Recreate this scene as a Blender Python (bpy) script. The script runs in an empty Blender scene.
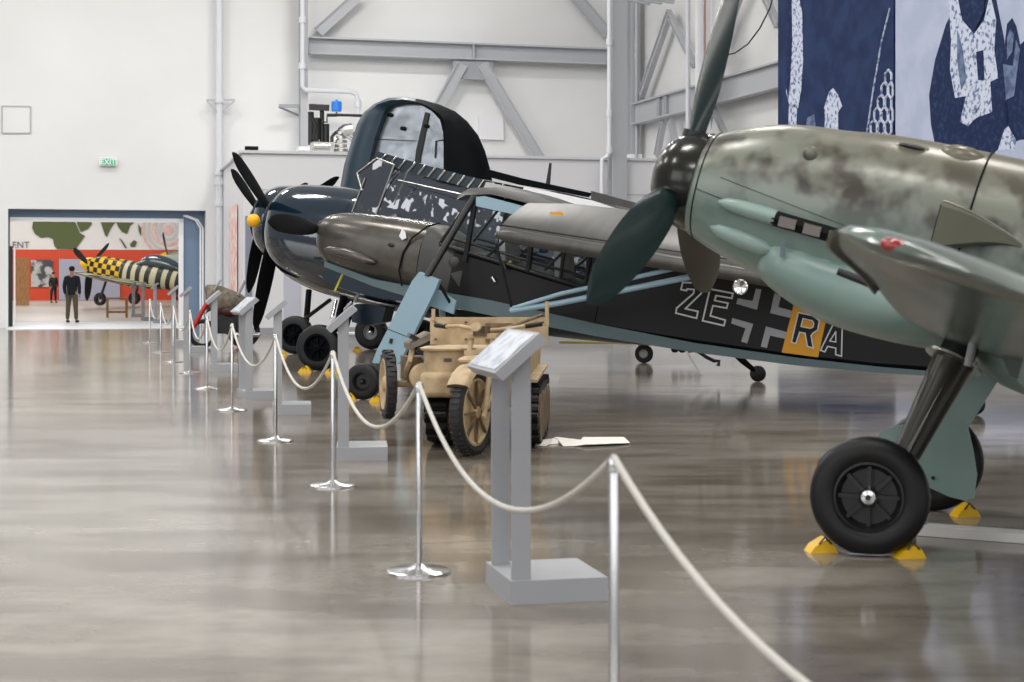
import bpy, math, random
from mathutils import Vector, Matrix
random.seed(7)
R = math.radians
F = 1650.0; CX = 512.0; HY = 274.0; CH = 1.54       # focal length in pixels, horizon row, eye height
col = bpy.context.scene.collection
V = Vector
CAM = V((0, 0, CH))

# ---------------------------------------------------------------- measuring helpers
def ray(px, py): return V(((px-CX)/F, 1.0, (HY-py)/F))
def at(px, py, Y): return CAM + ray(px, py)*Y
def ground(px, py):
    d = ray(px, py); return CAM + d*(CH/-d.z)
BV = V((.9627, .2707, 0)); BU = V((-.2707, .9627, 0))          # building axes: right, far
def W(v, u, z=0): return BV*v + BU*u + V((0, 0, z))
def onu(px, py, u):
    d = ray(px, py); return CAM + d*(u/d.dot(BU))
def onv(px, py, v):
    d = ray(px, py); return CAM + d*(v/d.dot(BV))
def vz(px, py, u):
    p = onu(px, py, u); return p.dot(BV), p.z
class Frame:
    """x aft, y starboard, z up, origin at the propeller hub"""
    def __init__(s, hub, yaw, pitch):
        a, p = R(yaw), R(pitch)
        aft = V((math.cos(a), -math.sin(a), 0)); up = V((0, 0, 1))
        s.h = V(hub); s.x = aft*math.cos(p)-up*math.sin(p); s.y = V((math.sin(a), math.cos(a), 0)); s.z = up*math.cos(p)+aft*math.sin(p)
        s.M = Matrix(((s.x.x, s.y.x, s.z.x, s.h.x), (s.x.y, s.y.y, s.z.y, s.h.y), (s.x.z, s.y.z, s.z.z, s.h.z), (0, 0, 0, 1)))
        s.I = s.M.inverted()
    def L(s, px, py, yl):
        d = ray(px, py); o = CAM-s.h
        t = (yl-o.dot(s.y))/d.dot(s.y); q = o+d*t
        return V((q.dot(s.x), q.dot(s.y), q.dot(s.z)))
    def Lslant(s, px, py, x0, y0, k):                    # plane y = y0 + k (x-x0)
        n = s.y - s.x*k; d = ray(px, py); o = CAM-s.h
        t = ((y0-k*x0)-o.dot(n))/d.dot(n); q = o+d*t
        return V((q.dot(s.x), q.dot(s.y), q.dot(s.z)))
    def root(s, name, contact):                          # empty standing at its base, turned with the aircraft
        e = bpy.data.objects.new(name, None); col.objects.link(e)
        m = s.M.copy(); m.translation = V(contact); e.matrix_world = m; return e

# ---------------------------------------------------------------- mesh builder
class MB:
    def __init__(s): s.v = []; s.f = []; s.M = None
    def add(s, vs, fs):
        n = len(s.v); s.v += [tuple(p) for p in vs]; s.f += [tuple(n+i for i in f) for f in fs]; return s
    def box(s, c, d, rot=None):
        c = V(c); h = [x/2 for x in d]; m = rot.to_3x3() if rot else Matrix.Identity(3)
        vs = [c + m @ V((sx*h[0], sy*h[1], sz*h[2])) for sx in (-1, 1) for sy in (-1, 1) for sz in (-1, 1)]
        return s.add(vs, [(0,1,3,2),(4,6,7,5),(0,4,5,1),(2,3,7,6),(0,2,6,4),(1,5,7,3)])
    def obox(s, a, b, w, h, up=(0, 0, 1)):               # box along a-b, width w, height h
        a = V(a); b = V(b); d = (b-a).normalized(); up = V(up)
        r = d.cross(up)
        if r.length < 1e-4: r = d.cross(V((1, 0, 0)))
        r.normalize(); u = r.cross(d)
        vs = [p + r*(sx*w/2) + u*(sz*h/2) for p in (a, b) for sx in (-1, 1) for sz in (-1, 1)]
        return s.add(vs, [(0,1,3,2),(4,6,7,5),(0,4,5,1),(2,3,7,6),(0,2,6,4),(1,5,7,3)])
    def basis(s, d):
        d = V(d).normalized(); a = V((0, 0, 1)) if abs(d.z) < .9 else V((1, 0, 0))
        u = d.cross(a).normalized(); return u, d.cross(u).normalized()
    def cyl(s, a, b, r0, r1=None, n=20, caps=True):
        a = V(a); b = V(b); r1 = r0 if r1 is None else r1; u, w = s.basis(b-a)
        vs = []
        for p, r in ((a, r0), (b, r1)):
            for i in range(n):
                t = 2*math.pi*i/n; vs.append(p+(u*math.cos(t)+w*math.sin(t))*r)
        fs = [(i, (i+1) % n, n+(i+1) % n, n+i) for i in range(n)]
        if caps: fs += [tuple(range(n))[::-1], tuple(range(n, 2*n))]
        return s.add(vs, fs)
    def lathe(s, o, d, prof, n=32, ref=None):            # prof: (along, radius)
        o = V(o); d = V(d).normalized(); u, w = s.basis(d)
        vs = []; fs = []; m = len(prof)
        for k, (x, r) in enumerate(prof):
            for i in range(n):
                t = 2*math.pi*i/n; vs.append(o+d*x+(u*math.cos(t)+w*math.sin(t))*max(r, 1e-4))
        for k in range(m-1):
            for i in range(n):
                j = (i+1) % n; fs.append((k*n+i, k*n+j, (k+1)*n+j, (k+1)*n+i))
        if prof[0] != prof[-1]: fs += [tuple(range(n))[::-1], tuple(range((m-1)*n, m*n))]
        return s.add(vs, fs)
    def tube(s, pts, r, n=10, closed=False):
        pts = [V(p) for p in pts]; m = len(pts); vs = []; fs = []; prev = None
        for k, p in enumerate(pts):
            if closed: d = pts[(k+1) % m]-pts[k-1]
            else: d = pts[min(k+1, m-1)]-pts[max(k-1, 0)]
            d.normalize()
            if prev is None: u, w = s.basis(d)
            else:
                u = (prev - d*prev.dot(d)).normalized(); w = d.cross(u)
            prev = u; rr = r[k] if isinstance(r, (list, tuple)) else r
            for i in range(n):
                t = 2*math.pi*i/n; vs.append(p+(u*math.cos(t)+w*math.sin(t))*rr)
        for k in range(m if closed else m-1):
            for i in range(n):
                j = (i+1) % n; a = k*n; b = ((k+1) % m)*n; fs.append((a+i, a+j, b+j, b+i))
        if not closed: fs += [tuple(range(n))[::-1], tuple(range((m-1)*n, m*n))]
        return s.add(vs, fs)
    def loft(s, rings, caps=True):
        n = len(rings[0]); vs = [p for r in rings for p in r]; fs = []
        for k in range(len(rings)-1):
            for i in range(n):
                j = (i+1) % n; fs.append((k*n+i, (k+1)*n+i, (k+1)*n+j, k*n+j))
        if caps: fs += [tuple(range(n)), tuple(range((len(rings)-1)*n, len(rings)*n))[::-1]]
        return s.add(vs, fs)
    def slab(s, poly, off):                              # extrude polygon (3D pts) by vector off
        n = len(poly); off = V(off); poly = [V(p) for p in poly]
        vs = poly+[p+off for p in poly]
        return s.add(vs, [tuple(range(n))[::-1], tuple(range(n, 2*n))]+[(i, (i+1) % n, n+(i+1) % n, n+i) for i in range(n)])
    def sheet(s, grid):
        m = len(grid); n = len(grid[0]); vs = [p for r in grid for p in r]
        return s.add(vs, [(a*n+b, a*n+b+1, (a+1)*n+b+1, (a+1)*n+b) for a in range(m-1) for b in range(n-1)])
    def ball(s, c, r, n=20, sq=(1, 1, 1)):
        c = V(c); rings = []
        for k in range(1, n//2):
            t = math.pi*k/(n//2)
            rings.append([c+V((math.sin(t)*math.cos(2*math.pi*i/n)*r*sq[0], math.sin(t)*math.sin(2*math.pi*i/n)*r*sq[1], math.cos(t)*r*sq[2])) for i in range(n)])
        return s.loft(rings)
    def build(s, name, mat, parent=None, M=None, ang=35, smooth=True):
        me = bpy.data.meshes.new(name); vs = s.v
        if M is not None: vs = [tuple(M @ V(p)) for p in vs]
        if parent is not None:
            I = chain(parent).inverted(); vs = [tuple(I @ V(p)) for p in vs]
        me.from_pydata(vs, [], s.f); me.update()
        bm = bmesh_fix(me)
        if smooth:
            for p in me.polygons: p.use_smooth = True
            me.set_sharp_from_angle(angle=R(ang))
        mats = mat if isinstance(mat, (list, tuple)) else [mat]
        for m in mats: me.materials.append(m)
        o = bpy.data.objects.new(name, me); col.objects.link(o)
        if parent is not None: o.parent = parent
        return o
def bmesh_fix(me):
    import bmesh
    bm = bmesh.new(); bm.from_mesh(me); bmesh.ops.recalc_face_normals(bm, faces=bm.faces); bm.to_mesh(me); bm.free()
def chain(o):
    m = o.matrix_basis.copy()
    while o.parent: o = o.parent; m = o.matrix_basis @ m
    return m
def tag(o, label=None, cat=None, group=None, kind=None):
    if label: o['label'] = label
    if cat: o['category'] = cat
    if group: o['group'] = group
    if kind: o['kind'] = kind
    return o
def empty(name, loc, yaw=0):
    e = bpy.data.objects.new(name, None); col.objects.link(e); e.location = loc; e.rotation_euler = (0, 0, yaw); return e
def bx(e):                                               # matrix to build in an empty's own axes
    return Matrix.Translation(e.location) @ Matrix.Rotation(e.rotation_euler.z, 4, 'Z')
def copy_tree(o, parent=None):
    c = o.copy(); col.objects.link(c)
    if parent: c.parent = parent
    for ch in [x for x in bpy.data.objects if x.parent == o]: copy_tree(ch, c)
    return c
def lerp(a, b, t): return a+(b-a)*t
def interp(st, x):                                       # smooth interpolation of station rows (x, a, b, ...)
    if x <= st[0][0]: return st[0][1:]
    if x >= st[-1][0]: return st[-1][1:]
    for i in range(len(st)-1):
        if st[i][0] <= x <= st[i+1][0]: break
    p0 = st[max(i-1, 0)]; p1 = st[i]; p2 = st[i+1]; p3 = st[min(i+2, len(st)-1)]
    h = p2[0]-p1[0]; t = (x-p1[0])/h; out = []
    for k in range(1, len(p1)):
        m1 = (p2[k]-p0[k])/max(p2[0]-p0[0], 1e-6)*h; m2 = (p3[k]-p1[k])/max(p3[0]-p1[0], 1e-6)*h
        out.append((2*t**3-3*t*t+1)*p1[k]+(t**3-2*t*t+t)*m1+(-2*t**3+3*t*t)*p2[k]+(t**3-t*t)*m2)
    return out
def body(st, x0, x1, steps, n=40, ex=2.3):               # stations (x, ztop, zbot, halfwidth)
    rings = []
    for k in range(steps+1):
        x = lerp(x0, x1, k/steps); zt, zb, w = interp(st, x)[:3]
        c = (zt+zb)/2; h = (zt-zb)/2; r = []
        for i in range(n):
            t = 2*math.pi*i/n; cs, sn = math.cos(t), math.sin(t)
            r.append(V((x, w*math.copysign(abs(cs)**(2/ex), cs), c+h*math.copysign(abs(sn)**(2/ex), sn))))
        rings.append(r)
    return rings
def airfoil(n=10, th=.12):                               # (chord fraction, half thickness) closed loop from TE over the top to LE and back
    up = []
    for i in range(n+1):
        x = (1-math.cos(math.pi*i/n))/2
        y = 5*th*(.2969*math.sqrt(x)-.126*x-.3516*x*x+.2843*x**3-.1015*x**4); up.append((x, y))
    return up[::-1]+[(x, -y*.75) for x, y in up[1:-1]]

# ---------------------------------------------------------------- materials
def lin(c):
    c = c/255.0
    return c/12.92 if c <= .04045 else ((c+.055)/1.055)**2.4
def rgb(r, g, b): return (lin(r), lin(g), lin(b), 1)
def mat(name, c, rough=.5, metal=0, coat=0, noise=None, bump=0, bscale=20, spec=None, c2=None, nscale=5, nlo=.4, nhi=.6, emit=None, alpha=None, stretch=None):
    m = bpy.data.materials.new(name); m.use_nodes = True; nt = m.node_tree; b = nt.nodes['Principled BSDF']
    b.inputs['Base Color'].default_value = rgb(*c); b.inputs['Roughness'].default_value = rough; b.inputs['Metallic'].default_value = metal
    if coat: b.inputs['Coat Weight'].default_value = coat; b.inputs['Coat Roughness'].default_value = .04
    if spec is not None: b.inputs['Specular IOR Level'].default_value = spec
    tc = nt.nodes.new('ShaderNodeTexCoord'); src = tc.outputs['Object']
    if stretch:
        mp = nt.nodes.new('ShaderNodeMapping'); mp.inputs['Scale'].default_value = stretch; nt.links.new(src, mp.inputs[0]); src = mp.outputs[0]
    if c2:
        n = nt.nodes.new('ShaderNodeTexNoise'); n.inputs['Scale'].default_value = nscale; n.inputs['Detail'].default_value = 5
        r = nt.nodes.new('ShaderNodeValToRGB'); r.color_ramp.elements[0].position = nlo; r.color_ramp.elements[1].position = nhi
        r.color_ramp.elements[0].color = rgb(*c); r.color_ramp.elements[1].color = rgb(*c2)
        nt.links.new(src, n.inputs['Vector']); nt.links.new(n.outputs['Fac'], r.inputs[0]); nt.links.new(r.outputs[0], b.inputs['Base Color'])
    if bump:
        n = nt.nodes.new('ShaderNodeTexNoise'); n.inputs['Scale'].default_value = bscale; n.inputs['Detail'].default_value = 3
        bp = nt.nodes.new('ShaderNodeBump'); bp.inputs['Strength'].default_value = bump; bp.inputs['Distance'].default_value = .05
        nt.links.new(src, n.inputs['Vector']); nt.links.new(n.outputs['Fac'], bp.inputs['Height']); nt.links.new(bp.outputs[0], b.inputs['Normal'])
        if coat: nt.links.new(bp.outputs[0], b.inputs['Coat Normal'])
    if emit: b.inputs['Emission Color'].default_value = rgb(*emit[:3]); b.inputs['Emission Strength'].default_value = emit[3]
    if alpha is not None: b.inputs['Alpha'].default_value = alpha
    return m
def glassmat(name, c, a):
    m = bpy.data.materials.new(name); m.use_nodes = True; nt = m.node_tree; nt.nodes.clear()
    o = nt.nodes.new('ShaderNodeOutputMaterial'); mx = nt.nodes.new('ShaderNodeMixShader'); t = nt.nodes.new('ShaderNodeBsdfTransparent'); g = nt.nodes.new('ShaderNodeBsdfGlossy')
    g.inputs['Roughness'].default_value = .03; t.inputs[0].default_value = rgb(*c); fr = nt.nodes.new('ShaderNodeFresnel'); fr.inputs[0].default_value = 1.5
    ad = nt.nodes.new('ShaderNodeMath'); ad.operation = 'ADD'; ad.inputs[1].default_value = a
    nt.links.new(fr.outputs[0], ad.inputs[0]); nt.links.new(ad.outputs[0], mx.inputs[0]); nt.links.new(t.outputs[0], mx.inputs[1]); nt.links.new(g.outputs[0], mx.inputs[2]); nt.links.new(mx.outputs[0], o.inputs[0])
    return m
M = {}
M['wall'] = mat('painted_wall', (221,222,221), .55, c2=(213,213,211), nscale=.25, nlo=.35, nhi=.65)
M['wall_low'] = mat('painted_low_wall', (218,218,220), .5)
M['steel_paint'] = mat('painted_steel', (172,174,178), .45)
M['steel_dark'] = mat('steel_web', (150,152,157), .5)
M['pipe'] = mat('white_pipe', (205,207,212), .35)
M['blue_wall'] = mat('blue_grey_wall', (112,134,158), .5)
M['white'] = mat('near_white', (235,236,238), .4)
M['orange'] = mat('orange_wall', (214,74,40), .6)
M['cream'] = mat('cream_wall', (232,228,222), .6)
M['olive'] = mat('olive_print', (88,98,56), .7)
M['pink'] = mat('pink_print', (226,178,166), .7, c2=(236,205,198), nscale=3)
M['ring'] = mat('ring_print', (210,205,200), .7)
M['tan_floor'] = mat('tan_concrete', (196,180,164), .35)
M['wood'] = mat('wood_panel', (164,126,72), .5, c2=(140,104,58), nscale=6)
M['black'] = mat('black_paint', (16,17,19), .45)
M['blackmatte'] = mat('black_matte', (10,11,13), .6, spec=.15)
M['rubber'] = mat('tyre_rubber', (20,20,22), .45, spec=.35)
M['rubber_dust'] = mat('worn_tyre_rubber', (30,30,32), .6, c2=(44,43,42), nscale=20)
M['yellow'] = mat('yellow_paint', (236,186,20), .4)
M['red'] = mat('red_paint', (170,30,26), .3)
M['redlens'] = mat('red_lens', (150,14,10), .08, coat=1)
M['chrome'] = mat('brushed_steel', (196,196,196), .22, 1)
M['alu'] = mat('bare_aluminium', (190,188,182), .28, 1, bump=.1, bscale=6)
M['standgrey'] = mat('grey_powder_coat', (158,160,164), .5)
M['label'] = mat('printed_label', (196,202,212), .25, c2=(150,160,176), nscale=14, nlo=.45, nhi=.62)
M['rope'] = mat('pale_rope', (200,197,190), .7)
M['beige'] = mat('desert_beige', (196,172,136), .6, c2=(150,128,96), nscale=7, nlo=.35, nhi=.75)
M['beige_dark'] = mat('worn_desert_brown', (120,98,70), .6, c2=(80,66,50), nscale=9)
M['paper'] = mat('white_paper', (240,236,230), .6)
M['navy'] = mat('navy_jacket', (24,28,42), .8)
M['khaki'] = mat('khaki_cloth', (96,88,68), .85)
M['skin'] = mat('skin', (190,140,115), .55)
M['hair'] = mat('dark_hair', (30,24,20), .8)
M['canvas'] = mat('khaki_canvas', (128,118,104), .85, c2=(90,82,72), nscale=5, bump=.5, bscale=7)
M['glass'] = glassmat('cockpit_glass', (242,246,246), -.02)
M['bluegloss'] = mat('sea_blue_gloss', (5,28,42), .12, coat=1, bump=.05, bscale=3)
M['bluewavy'] = mat('sea_blue_rippled', (6,26,44), .06, coat=1, bump=1, bscale=1.3)
M['bluewavy'].node_tree.nodes['Principled BSDF'].inputs['Coat IOR'].default_value = 2.4
M['bluegloss'].node_tree.nodes['Principled BSDF'].inputs['Coat IOR'].default_value = 1.7
M['bluewavy'].node_tree.nodes['Bump'].inputs['Distance'].default_value = .045
M['bluesatin'] = mat('sea_blue_satin', (22,46,60), .38)
M['bluedark'] = mat('blue_black_satin', (6,9,13), .65, spec=.08)
M['storch_cowl'] = mat('grey_brown_cowl', (90,87,81), .26, .3, c2=(72,68,61), nscale=2.5)
M['storch_dark'] = mat('dark_fabric_side', (14,14,16), .4, spec=.3)
M['storch_grey'] = mat('dark_olive_fabric', (60,60,58), .45)
M['storch_wing'] = mat('olive_grey_fabric', (68,66,63), .38, c2=(60,58,55), nscale=2, stretch=(4,1,1))
M['storch_blue'] = mat('pale_blue_paint', (140,168,182), .4)
M['storch_teal'] = mat('grey_teal_paint', (92,110,114), .4)
M['marking_white'] = mat('marking_white', (205,207,208), .6)
M['marking_grey'] = mat('marking_grey', (150,152,156), .6)
M['marking_yellow'] = mat('marking_ochre', (212,150,30), .6)
M['prop_green'] = mat('black_green_blade', (18,36,36), .26)
M['prop_grey'] = mat('worn_blade', (62,60,52), .4)
M['spinner'] = mat('spinner_green_black', (36,37,33), .2, .3)
M['teal'] = mat('pale_teal_paint', (136,158,152), .34, c2=(124,147,141), nscale=2)
M['underside'] = mat('grey_green_underside', (104,120,112), .2, c2=(86,95,89), nscale=2, stretch=(1,.3,1))
M['olive_metal'] = mat('olive_gear_paint', (40,40,32), .3, .1)
M['worn_grey'] = mat('burnt_steel', (112,106,102), .5)
M['darkmetal'] = mat('dark_metal', (60,60,62), .35, .8)

def camo(name, z0, z1, tilt=0):                          # mottled upper colour fading into pale teal lower down the side
    m = bpy.data.materials.new(name); m.use_nodes = True; nt = m.node_tree; b = nt.nodes['Principled BSDF']; N = nt.nodes.new; K = nt.links.new
    tc = N('ShaderNodeTexCoord'); sp = N('ShaderNodeSeparateXYZ'); K(tc.outputs['Object'], sp.inputs[0])
    n1 = N('ShaderNodeTexNoise'); n1.inputs['Scale'].default_value = 5.4; n1.inputs['Detail'].default_value = 2; K(tc.outputs['Object'], n1.inputs['Vector'])
    r1 = N('ShaderNodeValToRGB'); r1.color_ramp.elements[0].position = .44; r1.color_ramp.elements[1].position = .62
    r1.color_ramp.elements[0].color = rgb(124,127,115); r1.color_ramp.elements[1].color = rgb(64,59,51); K(n1.outputs['Fac'], r1.inputs[0])
    mr = N('ShaderNodeMapRange'); mr.inputs['From Min'].default_value = z0; mr.inputs['From Max'].default_value = z1; K(sp.outputs['Z'], mr.inputs['Value'])
    n2 = N('ShaderNodeTexNoise'); n2.inputs['Scale'].default_value = 2; K(tc.outputs['Object'], n2.inputs['Vector'])
    ad = N('ShaderNodeMath'); ad.operation = 'MULTIPLY_ADD'; ad.inputs[1].default_value = 1.0; K(mr.outputs[0], ad.inputs[0])
    sb = N('ShaderNodeMath'); sb.operation = 'MULTIPLY_ADD'; sb.inputs[1].default_value = .6; sb.inputs[2].default_value = -.3; K(n2.outputs['Fac'], sb.inputs[0]); K(sb.outputs[0], ad.inputs[2])
    cl = N('ShaderNodeClamp'); K(ad.outputs[0], cl.inputs[0])
    top = N('ShaderNodeMapRange'); top.inputs['From Min'].default_value = z1+.16; top.inputs['From Max'].default_value = z1+.4; K(sp.outputs['Z'], top.inputs['Value'])
    mA = N('ShaderNodeMix'); mA.data_type = 'RGBA'; mA.inputs['A'].default_value = rgb(124,145,139); K(cl.outputs[0], mA.inputs['Factor']); K(r1.outputs[0], mA.inputs['B'])
    mB = N('ShaderNodeMix'); mB.data_type = 'RGBA'; K(mA.outputs['Result'], mB.inputs['A']); mB.inputs['B'].default_value = rgb(104,100,84); K(top.outputs[0], mB.inputs['Factor'])
    K(mB.outputs['Result'], b.inputs['Base Color']); b.inputs['Roughness'].default_value = .3; b.inputs['Metallic'].default_value = .12
    return m

def floor_mat():
    m = bpy.data.materials.new('polished_concrete'); m.use_nodes = True; nt = m.node_tree; b = nt.nodes['Principled BSDF']; N = nt.nodes.new; K = nt.links.new
    tc = N('ShaderNodeTexCoord')
    def noise(sc, st, det=5):
        mp = N('ShaderNodeMapping'); mp.inputs['Scale'].default_value = st; K(tc.outputs['Object'], mp.inputs[0])
        n = N('ShaderNodeTexNoise'); n.inputs['Scale'].default_value = sc; n.inputs['Detail'].default_value = det; K(mp.outputs[0], n.inputs['Vector']); return n
    n1 = noise(.45, (1, 1, 1), 8); n2 = noise(1.6, (.4, 1.3, 1), 10); n3 = noise(7, (1, 1, 1), 8)
    r1 = N('ShaderNodeValToRGB'); r1.color_ramp.elements[0].position = .42; r1.color_ramp.elements[1].position = .6
    r1.color_ramp.elements[0].color = rgb(146,139,128); r1.color_ramp.elements[1].color = rgb(88,76,62); K(n2.outputs['Fac'], r1.inputs[0])
    r2 = N('ShaderNodeValToRGB'); r2.color_ramp.elements[0].color = rgb(158,152,142); r2.color_ramp.elements[1].color = rgb(82,68,54); r2.color_ramp.elements[0].position = .35; r2.color_ramp.elements[1].position = .7; K(n1.outputs['Fac'], r2.inputs[0])
    mx = N('ShaderNodeMix'); mx.data_type = 'RGBA'; mx.inputs['Factor'].default_value = .5; K(r1.outputs[0], mx.inputs['A']); K(r2.outputs[0], mx.inputs['B'])
    m2 = N('ShaderNodeMix'); m2.data_type = 'RGBA'; m2.blend_type = 'OVERLAY'; m2.inputs['Factor'].default_value = .25; K(mx.outputs['Result'], m2.inputs['A']); K(n3.outputs['Fac'], m2.inputs['B'])
    sp = N('ShaderNodeSeparateXYZ'); K(tc.outputs['Object'], sp.inputs[0])
    # expansion joints
    mpj = N('ShaderNodeMapping'); mpj.inputs['Rotation'].default_value = (0, 0, R(-15.7)); K(tc.outputs['Object'], mpj.inputs[0]); sj = N('ShaderNodeSeparateXYZ'); K(mpj.outputs[0], sj.inputs[0]); jo = []
    for ax in ('X', 'Y'):
        dv = N('ShaderNodeMath'); dv.operation = 'MULTIPLY'; dv.inputs[1].default_value = 1/4.6; K(sj.outputs[ax], dv.inputs[0]); fr = N('ShaderNodeMath'); fr.operation = 'FRACT'; K(dv.outputs[0], fr.inputs[0])
        gt = N('ShaderNodeMath'); gt.operation = 'LESS_THAN'; gt.inputs[1].default_value = .0035; K(fr.outputs[0], gt.inputs[0]); jo.append(gt)
    mxj = N('ShaderNodeMath'); mxj.operation = 'MAXIMUM'; K(jo[1].outputs[0], mxj.inputs[0]); mxj.inputs[1].default_value = 0
    mj = N('ShaderNodeMix'); mj.data_type = 'RGBA'; K(mxj.outputs[0], mj.inputs['Factor']); K(m2.outputs['Result'], mj.inputs['A']); mj.inputs['B'].default_value = rgb(96,86,76); K(mj.outputs['Result'], b.inputs['Base Color'])
    mr = N('ShaderNodeMapRange'); mr.inputs['To Min'].default_value = .07; mr.inputs['To Max'].default_value = .17; K(n2.outputs['Fac'], mr.inputs['Value']); K(mr.outputs[0], b.inputs['Roughness'])
    bp = N('ShaderNodeBump'); bp.inputs['Strength'].default_value = .05; bp.inputs['Distance'].default_value = .02; K(n2.outputs['Fac'], bp.inputs['Height']); K(bp.outputs[0], b.inputs['Normal'])
    b.inputs['Specular IOR Level'].default_value = .6
    return m
M['floor'] = floor_mat()
def S(name, mb, m, **k): return tag(mb.build(name, m, **k), kind='structure')

# ================================================================ THE HALL
U0 = 49.4; UL = 41.8; VR = 18.0; HT = 15.0
floor = MB(); floor.add([W(-26, -6), W(VR, -6), W(VR, U0+.9), W(-26, U0+.9)], [(0, 1, 2, 3)]); S('floor', floor, M['floor'])
dl, _ = vz(8, 300, U0); dr, _ = vz(206, 300, U0); _, dt = vz(100, 209.5, U0)
w = MB()
def wallbox(mb, v0, v1, z0, z1, u, th=.4):
    P = [W(v0, u, z0), W(v1, u, z0), W(v1, u, z1), W(v0, u, z1)]; mb.slab(P, BU*th)
wallbox(w, -26, dl, 0, HT, U0); wallbox(w, dr, VR+.4, 0, HT, U0); wallbox(w, dl, dr, dt, HT, U0)
S('wall_back', w, M['wall'], smooth=False)
w = MB(); w.slab([W(VR, -6, 0), W(VR, U0, 0), W(VR, U0, HT), W(VR, -6, HT)], BV*.4); S('wall_right', w, M['wall'], smooth=False)
# low block with a flat roof standing in front of the back wall
l0, _ = vz(243, 300, UL); _, lz = vz(300, 154, UL)
lb, _ = vz(222.5, 300, U0)
w = MB(); w.slab([W(l0, UL, 0), W(VR, UL, 0), W(VR, U0, 0), W(lb, U0, 0)], (0, 0, lz)); S('wall_low_block', w, M['wall_low'], smooth=False)
w = MB(); w.obox(W(l0-.05, UL-.03, lz+.03), W(VR, UL-.03, lz+.03), .14, .07); w.obox(W(l0-.03, UL-.05, lz+.03), W(lb-.03, U0, lz+.03), .14, .07); S('trim_1', w, M['pipe'])
w = MB(); w.obox(W(l0, UL-.02, .09), W(VR, UL-.02, .09), .05, .18); w.obox(W(l0-.02, UL, .09), W(lb-.02, U0, .09), .05, .18); S('baseboard_low_block', w, M['steel_dark'])
w = MB(); w.obox(W(l0, UL-.012, lz-.9*1.02), W(VR, UL-.012, lz-.9*1.02), .02, .02)
S('trim_2', w, M['steel_paint'])
# door frame: blue recess and white inner frame
ir, _ = vz(183, 300, U0+.6); iz = vz(100, 218, U0+.6)[1]; il = vz(10, 300, U0+.6)[0]
w = MB(); wallbox(w, ir, dr+.5, 0, dt+.4, U0+.62, .1); wallbox(w, dl-.4, ir, iz, dt+.4, U0+.62, .1); wallbox(w, dl-.4, il, 0, iz, U0+.62, .1)
S('wall_passage', w, M['blue_wall'], smooth=False)
w = MB(); w.obox(W(il, U0+.58, iz-.06), W(ir, U0+.58, iz-.06), .08, .12); w.obox(W(ir-.06, U0+.58, 0), W(ir-.06, U0+.58, iz), .14, .08, BU)
S('trim_3', w, M['white'])
w = MB(); a = vz(14.5, 300, U0+.55)[0]; w.obox(W(a, U0+.55, 0), W(a, U0+.55, vz(10, 247, U0+.55)[1]), .05, .06, BU); S('trim_4', w, M['white'])
w = MB(); w.slab([W(dl+.03, U0+.5, 0), W(a-.05, U0+.5, 0), W(a-.05, U0+.5, 2.35), W(dl+.03, U0+.5, 2.35)], BU*.04)
S('door_1', w, mat('dark_green_door', (24,40,36), .4), smooth=False)
# pale threshold on the floor of the doorway
w = MB(); p1 = ground(60, 329.5); p2 = ground(60, 322.5); ua, ub = p1.dot(BU), p2.dot(BU)
w.slab([W(dl, ua, .004), W(ir, ua, .004), W(ir, ub, .004), W(dl, ub, .004)], (0, 0, .012)); S('trim_5', w, M['white'], smooth=False)
# conduit bundle at the passage side
w = MB()
for dx in (203, 200.5): 
    v_ = vz(dx, 300, U0+.45)[0]; w.tube([W(v_, U0+.45, 0), W(v_, U0+.45, 2.9), W(v_-.15, U0+.45, 3.15), W(v_-.5, U0+.45, 3.28)], .03)
tag(w.build('cable_conduit', M['white']), 'pair of white cable conduits at the right side of the far doorway', 'conduit')

# ---- steelwork of the bay
def hbeam(mb, a, b, w_, h_, wdir, t=.05):                # I-beam, web vertical: flanges top and bottom
    a = V(a); b = V(b); u = V((0, 0, 1))
    mb.obox(a+u*(h_/2), b+u*(h_/2), w_, t); mb.obox(a-u*(h_/2), b-u*(h_/2), w_, t); mb.obox(a, b, t*.7, h_)
u1 = U0-.35
vA, zA = vz(309, 37, u1); vB, zB = vz(612, 47.5, u1); _, zC = vz(309, 53.5, u1)
w = MB(); hz = (zA-zC)*.94; hbeam(w, W(vA, u1, zC+hz/2), W(vB+.3, u1, zC+hz/2), .42, hz, BU)
vm = vz(472, 50, u1)[0]; w.obox(W(vm, u1-.1, zC), W(vm, u1-.1, zC+hz), .3, .03, BV)
t = empty('steel_girder', W(vA, u1, zC)); 
tag(t, 'long horizontal grey steel girder across the upper white wall', 'girder'); w.build('flanged_beam', M['steel_paint'], t)
w = MB(); q1 = vz(452, 65, u1)[0]; q2 = vz(492, 65, u1)[0]; w.obox(W(q1, u1-.1, zC-.35), W(q2, u1-.1, zC-.35), .04, .55); w.build('gusset_plate', M['steel_dark'], t)
def strut(name, pa, pb, label, u=None, wd=.3, group='diagonal steel braces', parent=None):
    u = u1-.1 if u is None else u; a = onu(pa[0], pa[1], u); b = onu(pb[0], pb[1], u); r = (b-a).normalized(); s_ = r.cross(BU).normalized()
    w = MB(); w.obox(a, b, .05, wd, s_); w.obox(a+s_*wd/2, b+s_*wd/2, .2, .035, s_); w.obox(a-s_*wd/2, b-s_*wd/2, .2, .035, s_)
    return tag(w.build(name, M['steel_paint']), label, 'brace', group)
strut('diagonal_brace', (462, 64), (432, 118), 'short grey steel brace leaning left below the girder, behind the raised dark wing')
strut('diagonal_brace', (482, 64), (540, 160), 'long grey steel brace descending right from the girder to the low wall')
strut('diagonal_brace', (318, 32), (362, -8), 'grey steel brace rising right from the left end of the girder')
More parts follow.
